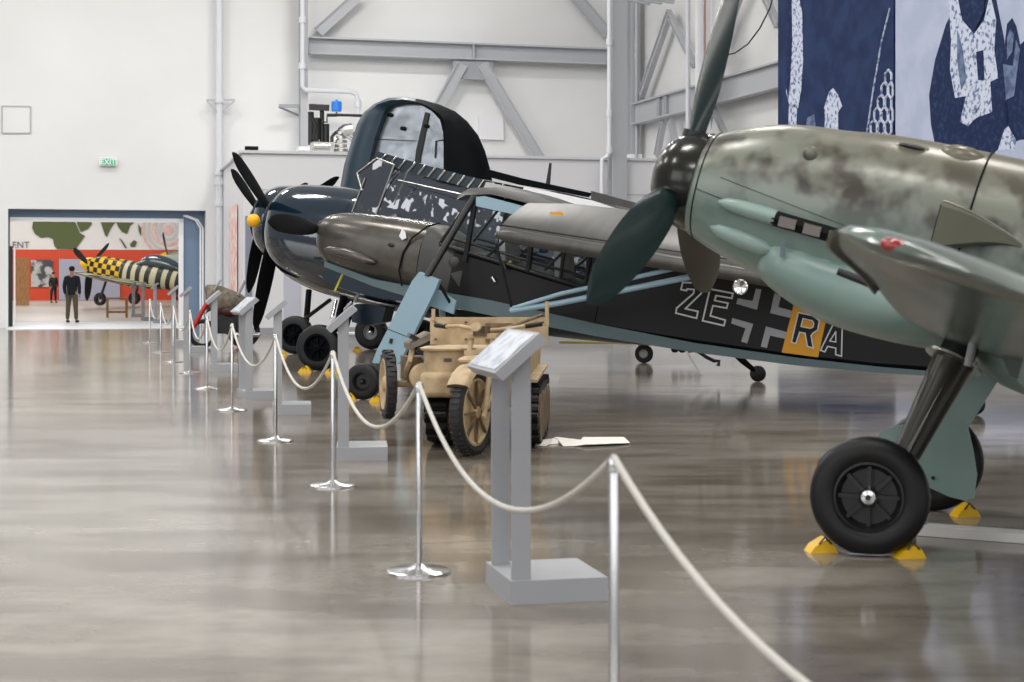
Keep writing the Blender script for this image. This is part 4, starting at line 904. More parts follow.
# folded wings
def folded(side):
    LEp = [(497, 236), (560, 247), (640, 258), (700, 270), (800, 287), (900, 304)]
    TEp = [(528, 203), (575, 204), (640, 211), (700, 219), (800, 236), (900, 254)]
    af = airfoil(10, .15); rings = []
    n = 30
    for k in range(n+1):
        s = k/n
        def samp(T):
            x = lerp(T[0][0], T[-1][0], s)
            for i in range(len(T)-1):
                if T[i][0] <= x <= T[i+1][0]: u = (x-T[i][0])/(T[i+1][0]-T[i][0]); return (x, lerp(T[i][1], T[i+1][1], u))
        le = B.L(*samp(LEp), -1.55); te = B.L(*samp(TEp), -.72); ch = te-le
        nrm = V((0, -ch.z, ch.y)).normalized()
        if nrm.y > 0: nrm = -nrm
        L_ = ch.length; ring = []
        for a, b in af:
            p = le+ch*a+nrm*(b*L_*1.15); ring.append(V((p.x, -side*p.y if side > 0 else p.y, p.z)))
        rings.append(ring)
    return rings
for side in (-1, 1):
    wg = MB().loft(folded(side)).build('folded_wing', M['storch_wing'], rootB, B.M)
    if side < 0: wgp = wg
# slat lip along the leading edge and joints
P0 = []
for k in range(25):
    s = k/24; x = lerp(497, 800, s); P0.append(B.L(x, 234+(x-497)*.166, -1.62))
MB().tube(P0, [.04]+[.085]*23+[.06], n=14).build('slat', M['storch_wing'], wgp, B.M)
P1 = [B.L(lerp(498, 800, k/20), 224.5+lerp(0, 45, k/20), -1.60) for k in range(21)]
MB().tube(P1, .012, n=6).build('slat_gap', M['darkmetal'], wgp, B.M)
q = [B.L(x, y, -1.38) for x, y in ((549, 212), (562, 212), (564, 215), (551, 215))]; MB().slab(q, (0, .02, 0)).build('wing_mark', M['marking_yellow'], wgp, B.M)
# struts
MB().tube([B.L(511, 309, -1.2), B.L(560, 294, -1.3), B.L(673, 269, -1.5)], .026, n=12).build('wing_strut', M['storch_blue'], rootB, B.M)
MB().tube([B.L(511, 311, -1.2), B.L(560, 303, -1.25), B.L(700, 275, -1.4)], .034, n=12).build('wing_strut', M['storch_blue'], rootB, B.M)
MB().tube([B.L(496, 243, -1.5), B.L(512, 309, -1.2)], .018, n=8).build('fold_rod', M['darkmetal'], rootB, B.M)
MB().tube([B.L(511, 310, -1.2), B.L(545, 300, -.5)], .02, n=8).build('fold_brace', M['darkmetal'], rootB, B.M)
# landing lamp
c = B.L(740, 287, -1.7); MB().lathe(c+V((.0, .06, 0)), (0, -1, 0), [(0, 0), (0, .07), (.05, .085), (.06, .07), (.04, 0)], 20).build('wing_lamp', M['chrome'], rootB, B.M)
# undercarriage leg: black tube, pale fairing, V struts, wheel
MB().tube([B.L(474, 197, -.52), B.L(427, 277, -1.0)], .042, n=12).build('shock_strut', M['black'], rootB, B.M)
wl = B.I @ wc
q = [B.L(x, y, -1.02) for x, y in ((419, 272), (439, 280), (436, 288), (399, 364), (372, 363), (376, 352), (412, 281))]
fa = MB().slab(q, (0, .07, 0)).build('leg_fairing', M['storch_blue'], rootB, B.M)
w = MB(); w.tube([B.L(383, 327, -1.025)+V((0, -.0, 0)), B.L(408, 337, -1.025)], .004, n=5); w.build('fairing_joint', M['darkmetal'], fa, B.M)
MB().box(B.L(391, 341, -1.03), (.04, .012, .06)).build('fairing_slot', M['black'], fa, B.M)
q = [B.L(x, y, -.75) for x, y in ((438, 290), (446, 295), (456, 301), (453, 314), (430, 306))]; MB().slab(q, (0, .04, 0)).build('lower_fairing', M['storch_blue'], rootB, B.M)
MB().tube([B.L(437, 281, -.98), B.L(457, 314, -.6)], .02, n=8).build('brace_wire', M['black'], rootB, B.M)
MB().tube([B.L(392, 362, -1.05), B.L(430, 300, -.4)], .03, n=8).build('inner_strut', M['black'], rootB, B.M)
axb = B.I.to_3x3() @ V((-.25, -.97, 0))
wheel(B.M, wl, axb, .225, .15, rootB, M['black'], hub_r=.48, spokes=0, disc=M['black'])
wr = B.I @ V((-.85, 22.4, .225)); wheel(B.M, wr, axb, .225, .15, rootB, M['black'], hub_r=.48, spokes=0, disc=M['black'])
MB().tube([wr, B.L(440, 296, .3)], .04).build('gear_leg', M['storch_blue'], rootB, B.M)
# tail wheel
tw = B.I @ V((5.04, 18.0, .12)); MB().lathe(tw-V((0, .04, 0)), (0, 1, 0), [(0, 0), (0, .09), (.02, .12), (.06, .12), (.08, .09), (.08, 0)], 24).build('tail_wheel', M['rubber'], rootB, B.M)
MB().tube([tw, tw+V((-.12, 0, .16)), V((8.3, 0, -.1))], .03).build('tail_skid', M['black'], rootB, B.M)
MB().slab([V((8.1, -.03, .3)), V((8.5, -.03, 1.25)), V((8.9, -.03, 1.35)), V((9.4, -.03, .3)), V((9.0, -.03, -.05))], (0, .06, 0)).build('tail_fin', M['storch_grey'], rootB, B.M)
for s in (-1, 1): MB().slab([V((8.2, s*.05, .38)), V((8.5, s*1.5, .38)), V((9.1, s*1.5, .38)), V((9.2, s*.05, .38))], (0, 0, .05)).build('tailplane', M['storch_grey'], rootB, B.M)
# propeller: one blade towards the camera side
for k_ in (-88, 92):
    MB().loft(blade_mesh(1.28, .05, .27, R(k_), 1, (40, 18), 16)).build('propeller_blade', M['blackmatte'], rootB, B.M)
MB().lathe((.08, 0, 0), (-1, 0, 0), [(0, .12), (.08, .11), (.12, .05), (.13, 0)], 20).build('propeller_hub', M['darkmetal'], rootB, B.M)
# markings (ribbon strokes on the slanted side)
def SP(x, y, off=.012): return B.Lslant(x, y, K0, -.45-off, KS)
def z5(x, y): return (600+x/3.657, 260+y/3.657)
def ribbon(mb, pts, w_, closed=False, off=.012):
    P = [SP(*z5(*p), off) for p in pts]; n = len(P)
    for i in range(n if closed else n-1):
        a = P[i]; b = P[(i+1) % n]; d = (b-a).normalized(); s_ = V((-d.z, 0, d.x))*w_/2
        a2 = a-d*w_*.4; b2 = b+d*w_*.4
        mb.slab([a2+s_, b2+s_, b2-s_, a2-s_], (0, .005, 0))
def fillp(mb, pts, off=.01): mb.slab([SP(*z5(*p), off) for p in pts], (0, .005, 0))
two = [(302, 82), (356, 84), (372, 100), (370, 122), (312, 178), (358, 188), (353, 213), (277, 194), (280, 176), (342, 122), (344, 108), (318, 106), (316, 112), (296, 108)]
Ee = [(402, 106), (486, 122), (482, 140), (424, 130), (419, 148), (468, 158), (463, 176), (413, 167), (403, 204), (458, 220), (453, 240), (375, 222)]
w = MB(); ribbon(w, two, .018, True); w.build('digit_two', M['marking_white'], fus, B.M)
w = MB(); ribbon(w, Ee, .018, True); w.build('letter_e', M['marking_white'], fus, B.M)
for pts in ([(570, 105), (590, 108), (574, 182), (498, 160), (504, 140), (558, 150)], [(638, 122), (662, 130), (652, 172), (702, 186), (697, 212), (622, 194)], [(484, 212), (560, 234), (538, 305), (516, 298), (532, 250), (480, 232)], [(607, 243), (684, 264), (676, 288), (622, 276), (610, 322), (588, 316)]):
    w = MB(); fillp(w, pts); w.build('cross_angle', M['marking_grey'], fus, B.M)
w = MB(); fillp(w, [(712, 150), (828, 212), (797, 356), (664, 338)], .006); w.build('yellow_panel', M['marking_yellow'], fus, B.M)
Ro = [(725, 192), (778, 204), (802, 222), (796, 256), (778, 268), (772, 276), (780, 322), (758, 316), (750, 268), (730, 264), (716, 306), (700, 300)]
w = MB(); fillp(w, Ro, .014); fr2 = w.build('letter_r', M['storch_dark'], fus, B.M)
w = MB(); ribbon(w, Ro, .014, True, .02); w.build('letter_outline', M['marking_white'], fr2, B.M)
w = MB(); fillp(w, [(742, 214), (776, 222), (782, 232), (778, 246), (768, 250), (735, 243)], .02); w.build('letter_opening', M['marking_yellow'], fr2, B.M)
w = MB(); ribbon(w, [(742, 214), (776, 222), (782, 232), (778, 246), (768, 250), (735, 243)], .012, True, .026); w.build('letter_outline', M['marking_white'], fr2, B.M)
Ao = [(858, 224), (886, 234), (883, 352), (862, 346), (862, 322), (832, 316), (822, 336), (806, 330)]
w = MB(); ribbon(w, Ao, .014, True, .014); ribbon(w, [(862, 262), (862, 300), (840, 296)], .012, True, .014); w.build('letter_a', M['marking_white'], fus, B.M)
chock(349, 400, 'yellow chock left of the small wheel under the light blue leg fairing', 0, .15); chock(377, 401.5, 'yellow chock right of the small wheel under the light blue leg fairing', 0, .15)

# ================================================================ DARK BLUE FIGHTERS
def naval(hub, yaw, pitch, contact, name, label, phase, Rp, wheels, track_in=True):
    fr = Frame(hub, yaw, pitch); t = fr.root(name, contact); tag(t, label, 'aircraft'); G = M['bluegloss']
    st = [(-.02, .52, -.55, .52), (.08, .62, -.70, .62), (.3, .70, -.86, .72), (.62, .745, -.97, .78), (1.1, .80, -1.04, .80), (1.6, .84, -1.06, .8), (2.4, 1.0, -1.06, .78), (3.2, 1.1, -1.04, .74), (4.5, 1.0, -.96, .62), (6.5, .75, -.75, .4), (8.5, .45, -.4, .2), (9.6, .3, -.15, .08)]
    MB().loft(body(st, -.02, 1.6, 18, 48, 2.1)).build('engine_cowling', G, t, fr.M)
    MB().loft(body(st, 1.61, 9.6, 30, 40, 2.1)).build('fuselage', G, t, fr.M)
    MB().lathe((-.03, 0, -.02), (-1, 0, 0), [(0, .47), (-.0, .5), (.03, .53), (.04, .5), (.01, .42), (-.05, .3), (-.05, 0)], 40).build('cowl_lip', M['bluesatin'], t, fr.M)
    MB().lathe((.02, 0, 0), (-1, 0, 0), [(0, .22), (.08, .16), (.12, .14), (.34, .12), (.42, .08), (.44, 0)], 24).build('propeller_hub', mat('hub_grey', (110,110,122), .4), t, fr.M)
    for k in range(3): MB().loft(blade_mesh(Rp, .08, .31, R(phase)+k*2.0944, 1, (32, 12), 18, x0=-.12)).build('propeller_blade', M['blackmatte'], t, fr.M)
    MB().slab([V((8.3, -.04, .4)), V((8.8, -.04, 1.7)), V((9.4, -.04, 1.75)), V((10.1, -.04, 0))], (0, .08, 0)).build('tail_fin', G, t, fr.M)
    for s in (-1, 1): MB().slab([V((8.4, s*.1, .45)), V((8.8, s*2.2, .45)), V((9.5, s*2.2, .45)), V((9.7, s*.1, .45))], (0, 0, .08)).build('tailplane', G, t, fr.M)
    MB().loft(body([(2.7, 1.0, .7, .3), (3.2, 1.32, .7, .33), (4.2, 1.3, .7, .33), (5.2, .95, .7, .25)], 2.7, 5.2, 12, 24)).build('canopy', mat('canopy_smoke', (50,60,66), .06, coat=1), t, fr.M)
    return fr, t
# near one
C_, rootC = naval((-3.94, 28.4, 2.435), 26, 11, (-2.4, 27.6, 0), 'naval_fighter', 'glossy dark blue naval fighter with folded wing, standing behind the observation aircraft', -56, 1.93, None)
cw = C_.I @ V((-3.06, 26.2, .37)); axc = C_.I.to_3x3() @ V((-.26, -.96, 0))
wheel(C_.M, cw, axc, .37, .22, rootC, M['bluedark'], hub_r=.56, spokes=8, disc=M['bluedark'])
cr = C_.I @ V((-1.62, 29.2, .37)); wheel(C_.M, cr, axc, .37, .22, rootC, M['bluedark'], hub_r=.56, spokes=8)
MB().tube([cw+V((0, .12, 0)), cw+V((.02, .2, .1)), C_.L(337, 325, -1.45), C_.L(344, 296, -1.35)], .06, n=12).build('gear_leg', M['bluedark'], rootC, C_.M)
MB().tube([C_.L(330, 322, -1.5), C_.L(352, 302, -1.3)], .035, n=10).build('drag_brace', M['alu'], rootC, C_.M)
MB().tube([C_.L(332, 318, -1.48), C_.L(336, 300, -1.4)], .03, n=10).build('oleo_link', M['chrome'], rootC, C_.M)
q = [C_.L(x, y, -1.0) for x, y in ((340, 296), (352, 300), (350, 318), (344, 340), (336, 345), (341, 320))]; MB().slab(q, (0, .05, 0)).build('gear_door', M['bluedark'], rootC, C_.M)
q = [C_.L(x, y, -.7) for x, y in ((349, 308), (356, 304), (386, 307), (382, 322), (366, 326), (352, 322))]; MB().slab(q, (0, .3, 0)).build('gear_door', M['bluesatin'], rootC, C_.M)
MB().tube([C_.L(cw.x and 360, 292, -1.1), C_.L(355, 302, -1.1)], .03, n=8).build('white_link', M['standgrey'], rootC, C_.M)
MB().tube([cr, C_.L(400, 300, .8)], .07, n=10).build('gear_leg', M['bluedark'], rootC, C_.M)
# inner wing stub with glossy lower skin
MB().loft(wing_mesh([(.5, 2.1, 2.7, -.62), (1.7, 2.15, 2.6, -.55), (2.0, 2.2, 2.5, -.5)], -1, .16, 8)).build('wing_stub', M['bluegloss'], rootC, C_.M)
MB().loft(wing_mesh([(.5, 2.1, 2.7, -.62), (1.7, 2.15, 2.6, -.55), (2.0, 2.2, 2.5, -.5)], 1, .16, 8)).build('wing_stub', M['bluegloss'], rootC, C_.M)
MB().tube([C_.L(344, 250, -1.2)+V((0, -.1, 0)), C_.L(337, 291, -1.2)+V((0, -.1, 0))], .02, n=8)
MB().tube([B.L(344, 271, -.2)+V((0, 0, 0)), B.L(335, 291, -.2)], .015, n=8).build('safety_strap', mat('strap_yellow', (200,190,60), .6), rootB, B.M)
# folded outer wing lying along the fuselage
YW = -1.75
topl = [(376, 151), (400, 158), (470, 177), (520, 187), (560, 192), (640, 210), (720, 228)]
midl = [(373, 160), (395, 168), (465, 187), (515, 199), (555, 206), (635, 224), (720, 243)]
botl = [(352, 216), (390, 226), (460, 240), (515, 252), (555, 262), (635, 280), (720, 300)]
grid = []
def sampl(T, s):
    x = lerp(T[0][0], T[-1][0], s)
    for i in range(len(T)-1):
        if T[i][0] <= x <= T[i+1][0]: break
    u = (x-T[i][0])/(T[i+1][0]-T[i][0]); return (x, lerp(T[i][1], T[i+1][1], u))
for k in range(37):
    s = k/36; a = C_.L(*sampl(midl, s), YW+.14); b = C_.L(*sampl(botl, s), YW+.03); r = []
    for j in range(13):
        u = j/12; p = a.lerp(b, u); p.y -= .06*math.sin(math.pi*(u*.9+.05))+.012*math.sin(s*40)*math.sin(u*7); r.append(p)
    r += [V((p.x, p.y+.34, p.z)) for p in r[::-1]]
    grid.append(r)
fw = MB().loft(grid).build('folded_wing', M['bluewavy'], rootC, C_.M, ang=60)
grid = []
for k in range(37):
    s = k/36; a = C_.L(*sampl(topl, s), YW+.15); b = C_.L(*sampl(midl, s), YW+.07); grid.append([a, b, b+V((0, .12, 0)), a+V((0, .12, 0))])
MB().loft(grid).build('trailing_edge_panel', M['bluegloss'], fw, C_.M)
for k in range(13):
    s = .015+k*.0285
    a = C_.L(*sampl(topl, s+.015), YW+.13); b = C_.L(*sampl(midl, s), YW+.05); MB().obox(a, b, .022, .022).build('edge_rib', M['alu'], fw, C_.M)
MB().tube([C_.L(*sampl(midl, k/30), YW+.04) for k in range(2)], .018, n=8).build('bright_edge', M['alu'], fw, C_.M)
q = [C_.L(x, y, YW+.02) for x, y in ((357, 173), (377, 158), (393, 165), (386, 185), (376, 214), (352, 222), (362, 190))]
MB().slab(q, (.04, .35, .02)).build('fold_rib', M['bluewavy'], fw, C_.M)
for a, b in (((357, 173), (377, 158)), ((377, 158), (394, 165)), ((394, 165), (376, 214)), ((357, 173), (362, 190)), ((365, 178), (352, 212))): MB().tube([C_.L(*a, YW), C_.L(*b, YW)], .013, n=8).build('fold_edge', M['alu'], fw, C_.M)
for a, b in (((398, 180), (470, 196)), ((408, 170), (394, 205))): MB().tube([C_.L(*a, YW-.1), C_.L(*b, YW-.1)], .01, n=6).build('skin_seam', M['alu'], fw, C_.M)
q = [C_.L(x, y, YW-.02) for x, y in ((486, 182), (521, 189), (515, 201), (480, 197))]; MB().slab(q, (0, .08, 0)).build('riveted_patch', M['alu'], fw, C_.M)
q = [C_.L(x, y, YW-.03) for x, y in ((524, 186), (580, 198), (634, 209), (630, 216), (560, 206), (520, 198))]; MB().slab(q, (0, .08, 0)).build('painted_reflection', M['white'], fw, C_.M)  # near-white sheet stands in for a bright reflection on the glossy wing
q = [C_.L(x, y, YW-.03) for x, y in ((486, 169), (520, 178), (590, 193), (586, 197), (560, 192), (520, 185), (484, 176))]; MB().slab(q, (0, .1, 0)).build('dark_edge', M['bluedark'], fw, C_.M)
q = [C_.L(x, y, YW-.03) for x, y in ((591, 191), (700, 220), (700, 232), (640, 216), (591, 200))]; MB().slab(q, (0, .1, 0)).build('grey_edge', M['storch_wing'], fw, C_.M)
MB().tube([C_.L(548, 184, YW), C_.L(550.5, 163, YW)], [.035, .02], n=8).build('aerial_mast', M['black'], rootC, C_.M)
tw = C_.I @ V((3.52, 23.6, .115)); MB().lathe(tw-V((0, .05, 0)), (0, 1, 0), [(0, 0), (0, .08), (.02, .115), (.06, .115), (.08, .08), (.08, 0)], 24).build('tail_wheel', M['rubber'], rootC, C_.M)
tq = C_.I @ V((3.30, 23.6, .30)); tp = C_.I @ V((3.0, 23.7, .62)); MB().tube([tw, tq, tp, tp+V((-.2, 0, .3))], [.03, .05, .07, .07]).build('tail_wheel_leg', M['bluedark'], rootC, C_.M)
MB().slab([tp, tp+V((-.35, 0, .25)), tp+V((-.1, 0, .3)), tq+V((.05, 0, .05))], (0, .06, 0)).build('tail_wheel_door', M['bluedark'], rootC, C_.M)
chock(305, 372, 'yellow chock left of the nearer big black wheel of the blue fighters', 0, .17); chock(331.5, 373.5, 'yellow chock right of the nearer big black wheel of the blue fighters', 0, .17)
# far one
D_, rootD = naval((-4.95, 33.5, 2.7), 26, 11, (-3.5, 32.8, 0), 'naval_fighter', 'farther dark blue naval fighter, its wing folded upright, yellow ball at its nose', -57, 1.6, None)
dw = D_.I @ V((-4.16, 31.7, .37)); wheel(D_.M, dw, axc, .37, .22, rootD, M['bluedark'], hub_r=.56, spokes=8, disc=M['bluedark'])
dr_ = D_.I @ V((-2.87, 33.7, .35)); wheel(D_.M, dr_, axc, .35, .2, rootD, M['marking_grey'], hub_r=.42, spokes=0)
MB().tube([dw, D_.L(306, 325, -1.1), D_.L(309, 290, -.9)], .06, n=10).build('gear_leg', M['bluedark'], rootD, D_.M)
MB().tube([dr_, dr_+V((0, 0, .9))], .07, n=10).build('gear_leg', M['bluedark'], rootD, D_.M)
MB().tube([dw+V((.1, 0, .3)), D_.L(330, 300, -.3)], .04, n=8).build('drag_brace', M['darkmetal'], rootD, D_.M)
yb = at(253.5, 220.5, 31.9); c = D_.I @ yb; tip = D_.L(272, 235, -.45)
MB().tube([c, c.lerp(tip, .5), tip], .03, n=8).build('nose_probe', M['chrome'], rootD, D_.M); MB().ball(c, .13, 20).build('yellow_cover', mat('yellow_ball', (244,178,20), .4), rootD, D_.M)
# upright folded wing
YD = -1.95
def dz(x, y, o=0): return D_.L(x, y, YD+o)
outer = [(330, 235), (338, 212), (340, 188), (344, 165), (350, 146), (357, 124), (364, 112), (374, 104), (388, 98), (402, 96.5), (416, 98.5), (432, 103), (448, 110), (460, 120), (471, 134), (478, 150), (483, 168), (487, 190), (488, 240)]
edge = [(372, 235), (368, 205), (366, 180), (370, 158), (374, 140), (379, 126), (384, 112), (390, 106), (402, 104), (414, 104), (424, 106), (433, 112), (440, 120), (443, 132), (443.5, 145), (443.5, 158), (443.5, 175), (444, 195), (446, 240)]
n = len(outer); g1 = []
for k in range(n):
    o_ = dz(*outer[k], .1); i_ = dz(*edge[k], -.12); mid = o_.lerp(i_, .5)+V((0, -.16, 0)); g1.append([o_+V((0, .28, 0)), o_, mid, i_, i_+V((0, .1, 0))])
left = MB().sheet(g1[:11]); right = MB().sheet(g1[10:])
uw = left.build('upright_wing_leading_edge', M['bluesatin'], rootD, D_.M, ang=70)
right.build('upright_wing_tip', M['bluedark'], rootD, D_.M, ang=70)
MB().slab([dz(x, y, .0) for x, y in edge], (0, .2, 0)).build('upright_wing_skin', mat('silver_skin', (170,176,182), .25, .9, bump=.9, bscale=.9), rootD, D_.M)
q = [dz(x, y, -.03) for x, y in ((425, 112), (429, 113), (420, 158), (418, 185), (412, 185), (416, 150))]; MB().slab(q, (0, .05, 0)).build('skin_slot', M['black'], rootD, D_.M)
q = [dz(x, y, -.02) for x, y in ((436, 140), (443, 140), (443, 160), (434, 158))]; 
MB().tube([dz(435, 158, -.02), dz(436, 141, -.02), dz(443, 140, -.02)], .012, n=6).build('hatch_line', M['black'], rootD, D_.M)
for x, y in ((403, 128.5), (426, 126), (390, 115)): MB().ball(dz(x, y, -.02), .055, 12, (1.2, .3, .8)).build('fitting', M['blackmatte'], rootD, D_.M)
MB().tube([dz(374, 139, -.01), dz(416, 141, -.01)], .008, n=6).build('skin_line', M['darkmetal'], rootD, D_.M)
MB().slab([dz(x, y, .3) for x, y in outer], (0, .05, 0)).build('upright_wing_back', M['bluedark'], rootD, D_.M)
chock(281.5, 356, 'yellow chock beside the farther big black wheel of the blue fighters', 0, .17); chock(357, 351, 'small yellow chock near the pale hub wheel behind the light blue leg', 0, .15)

# ================================================================ BEIGE HALF-TRACK MOTORCYCLE
def BF(e): return bx(e)
g = ground(472, 455); t = empty('half_track_motorcycle', V((-.29, 14.05, 0)), R(-4)); tag(t, 'beige half track motorcycle with a spoked front wheel, facing the camera', 'military vehicle'); Mx = bx(t)
Bg = M['beige']; tr = M['rubber_dust']
Ms = Mx @ Matrix.Translation((-.05, 0, 0)) @ Matrix.Rotation(R(-19), 4, 'Z') @ Matrix.Translation((.05, 0, 0))
# front wheel
ty = MB().lathe((-.05, 0, .365), (1, 0, 0), [(-.05, .29), (-.06, .33), (-.04, .36), (0, .37), (.04, .36), (.06, .33), (.05, .29), (-.05, .29)], 48).build('front_wheel', tr, t, Ms)
w = MB()
for k in range(44):
    a = 2*math.pi*k/44; w.box((-.05, math.cos(a)*.367, .365+math.sin(a)*.367), (.085, .022, .018), Matrix.Rotation(a, 4, 'X'))
w.build('tyre_tread', tr, ty, Ms)
MB().lathe((-.09, 0, .365), (1, 0, 0), [(0, 0), (0, .28), (.01, .292), (.085, .292), (.09, .27), (.07, .25), (.055, .06), (.1, .05), (.1, 0)], 40).build('wheel_disc', Bg, ty, Ms)
w = MB()
for k in range(8):
    a = 2*math.pi*k/8; w.obox((.0, math.cos(a)*.05, .365+math.sin(a)*.05), (-.01, math.cos(a)*.27, .365+math.sin(a)*.27), .02, .02)
w.build('wheel_spokes', M['beige_dark'], ty, Ms)
fd = []
for k in range(19):
    a = R(lerp(38, 150, k/18)); c = V((-.05, -math.cos(a)*.405, .365+math.sin(a)*.405)); o = V((0, -math.cos(a), math.sin(a)))
    fd.append([c+V((-.105, 0, 0))-o*.045, c+V((-.08, 0, 0))+o*.0, c+o*.015, c+V((.08, 0, 0))+o*.0, c+V((.105, 0, 0))-o*.045, c+V((.09, 0, 0))-o*.01, c-V((0, 0, 0))+o*.01, c+V((-.09, 0, 0))-o*.01])
MB().loft(fd).build('front_mudguard', Bg, t, Ms, ang=50)
Mz = Mx @ Matrix.Diagonal((1, 1, .86, 1)); Mq = Ms @ Matrix.Diagonal((1, 1, .86, 1))
fk = MB()
for s in (-1, 1):
    fk.tube([V((-.05+s*.11, 0, .36)), V((-.05+s*.11, .1, .75)), V((-.05+s*.1, .22, 1.18))], .024, n=10); fk.tube([V((-.05+s*.11, -.02, .38)), V((-.05+s*.12, .16, .62))], .018, n=8)
fk.box((-.05, .18, 1.0), (.28, .08, .05)); fk.box((-.05, .22, 1.17), (.3, .1, .05)); fk.build('front_fork', Bg, t, Mq)
MB().tube([V((-.05, .12, .72)), V((-.05, .17, .98))], .045, n=12).build('fork_spring', M['beige_dark'], t, Mq)
MB().ball((-.05, .08, .93), .11, 18, (1.5, 1.2, .5)).build('blackout_lamp_hood', Bg, t, Mq)
MB().ball((-.05, .06, .88), .075, 16, (1, .8, 1)).build('headlamp', M['beige_dark'], t, Mq)
h = MB(); h.tube([V((-.5, .42, 1.25)), V((-.3, .3, 1.26)), V((-.05, .24, 1.22)), V((.15, .28, 1.24)), V((.30, .36, 1.27))], .02, n=10); h.build('handlebar', Bg, t, Mq)
for q1, q2 in ((V((-.48, .41, 1.25)), V((-.62, .48, 1.26))), (V((.29, .355, 1.265)), V((.42, .43, 1.29)))): MB().tube([q1, q2], .026, n=10).build('handle_grip', M['rubber'], t, Mq)
MB().box((-.05, .2, 1.22), (.12, .1, .1)).build('steering_head', M['beige_dark'], t, Mq)
MB().lathe((-.05, .1, 1.26), (0, -1, .3), [(0, 0), (0, .045), (.03, .05), (.04, 0)], 16).build('gauge', Bg, t, Mq)
# hull
MB().slab([V((-.38, .75, .4)), V((.38, .75, .4)), V((.40, .75, 1.0)), V((-.38, .75, 1.0))], (0, 1.9, 0)).build('hull', Bg, t, Mz, ang=20)
MB().slab([V((-.53, 1.0, 1.04)), V((.55, 1.0, 1.04)), V((.55, 1.0, 1.33)), V((-.53, 1.0, 1.33))], (0, .06, 0)).build('rear_plate', Bg, t, Mz)
for x in (-.48, -.2, .3, .50):
    for z in (1.10, 1.28): MB().ball((x, .995, z), .014, 8).build('plate_bolt', M['beige_dark'], t, Mz)
MB().slab([V((-.02, .96, 1.07)), V((.25, .96, 1.07)), V((.25, .96, 1.27)), V((-.02, .96, 1.27))], (0, .03, 0)).build('recess_panel', M['beige_dark'], t, Mz)
MB().tube([V((.12, .8, 1.2)), V((.50, .95, 1.36))], .018, n=8).build('lever', M['beige_dark'], t, Mz)
w = MB(); w.tube([V((-.5, 1.0, 1.3)), V((-.5, 1.0, 1.42))], .018, n=8); w.tube([V((.54, 1.0, 1.25)), V((.54, 1.0, 1.5))], .018, n=8); w.build('width_marker', M['beige'], t, Mz)
MB().lathe((-.31, .5, .80), (0, 0, 1), [(0, 0), (0, .215), (.2, .215), (.215, .245), (.235, .25), (.25, .2), (.265, 0)], 40).build('drum_canister', Bg, t, Mz)
w = MB(); w.box((-.33, .38, .67), (.40, .3, .26)); dd = w.build('front_box', Bg, t, Mz)
bv = dd.modifiers.new('bevel', 'BEVEL'); bv.width = .05; bv.segments = 3
MB().box((-.2, .225, .68), (.13, .02, .17)).build('box_recess', M['beige_dark'], t, Mz)
MB().box((-.29, .285, .92), (.07, .012, .035)).build('drum_plate', M['beige_dark'], t, Mz)
MB().box((.3, .5, .68), (.22, .3, .25)).build('side_box', Bg, t, Mz)
MB().box((-.02, .62, .72), (.34, .2, .5)).build('engine_block', M['beige_dark'], t, Mz)
w = MB()
for kk in range(5): w.box((-.02, .5, .56+kk*.08), (.3, .06, .025))
w.build('cooling_fins', M['darkmetal'], t, Mz)
for s in (-1, 1):
    x = s*.40
    P = [(.25, .38), (.45, .12), (.9, .03), (2.1, .03), (2.5, .3), (2.3, .62), (1.2, .66), (.5, .62)]
    w = MB(); w.slab([V((x-.09, y, z)) for y, z in P], (.18, 0, 0)); tk = w.build('track', tr, t, Mz)
    w = MB()
    for i in range(len(P)):
        a = P[i]; b = P[(i+1) % len(P)]; L_ = math.dist(a, b); m_ = max(1, int(L_/.11))
        for j in range(m_):
            u = (j+.5)/m_; y = lerp(a[0], b[0], u); z = lerp(a[1], b[1], u); an = math.atan2(b[1]-a[1], b[0]-a[0])
            w.box((x, y, z+.0), (.195, .05, .045), Matrix.Rotation(an, 4, 'X'))
    w.build('track_pads', M['blackmatte'], tk, Mz)
    for j in range(4): MB().cyl((x-.105, .7+j*.45, .30), (x+.105, .7+j*.45, .30), .25, n=24).build('road_wheel', M['beige_dark'], tk, Mz)
    MB().slab([V((x-.1, .5, .68)), V((x+.08, .5, .68)), V((x+.08, 2.4, .72)), V((x-.1, 2.4, .72))], (0, 0, .03)).build('track_guard', Bg, t, Mz)
# cart behind, left
t = empty('two_wheeled_cart', V((-1.33, 17.7, 0)), R(12)); tag(t, 'small beige two wheeled cart carrying a ribbed engine, left of the half track motorcycle', 'cart'); Mx = bx(t)
for xx in (0, 1.02):
    ty = MB().lathe((xx, 0, .36), (1, 0, 0), [(-.05, .27), (-.06, .31), (-.045, .35), (0, .36), (.045, .35), (.06, .31), (.05, .27), (-.05, .27)], 44).build('wheel', tr, t, Mx)
    w = MB()
    for k in range(40):
        a = 2*math.pi*k/40; w.box((xx+.045*(1 if k % 2 else -1)*.4, math.cos(a)*.357, .36+math.sin(a)*.357), (.07, .026, .02), Matrix.Rotation(a, 4, 'X'))
    w.build('tyre_tread', tr, ty, Mx)
    MB().lathe((xx-.06, 0, .36), (1, 0, 0), [(0, 0), (0, .07), (.03, .09), (.03, .22), (.0, .27), (.02, .285), (.1, .285), (.12, .27), (.09, .2), (.09, 0)], 36).build('wheel_disc', Bg, ty, Mx)
MB().cyl((0, 0, .36), (1.02, 0, .36), .035).build('axle', Bg, t, Mx)
MB().box((.5, .15, .52), (.6, .6, .25)).build('engine_block', M['beige_dark'], t, Mx)
w = MB()
for k in range(4): w.box((.33+.05*k, -.18, .82-.08*k), (.30, .22, .045), Matrix.Rotation(R(28), 4, 'Y'))
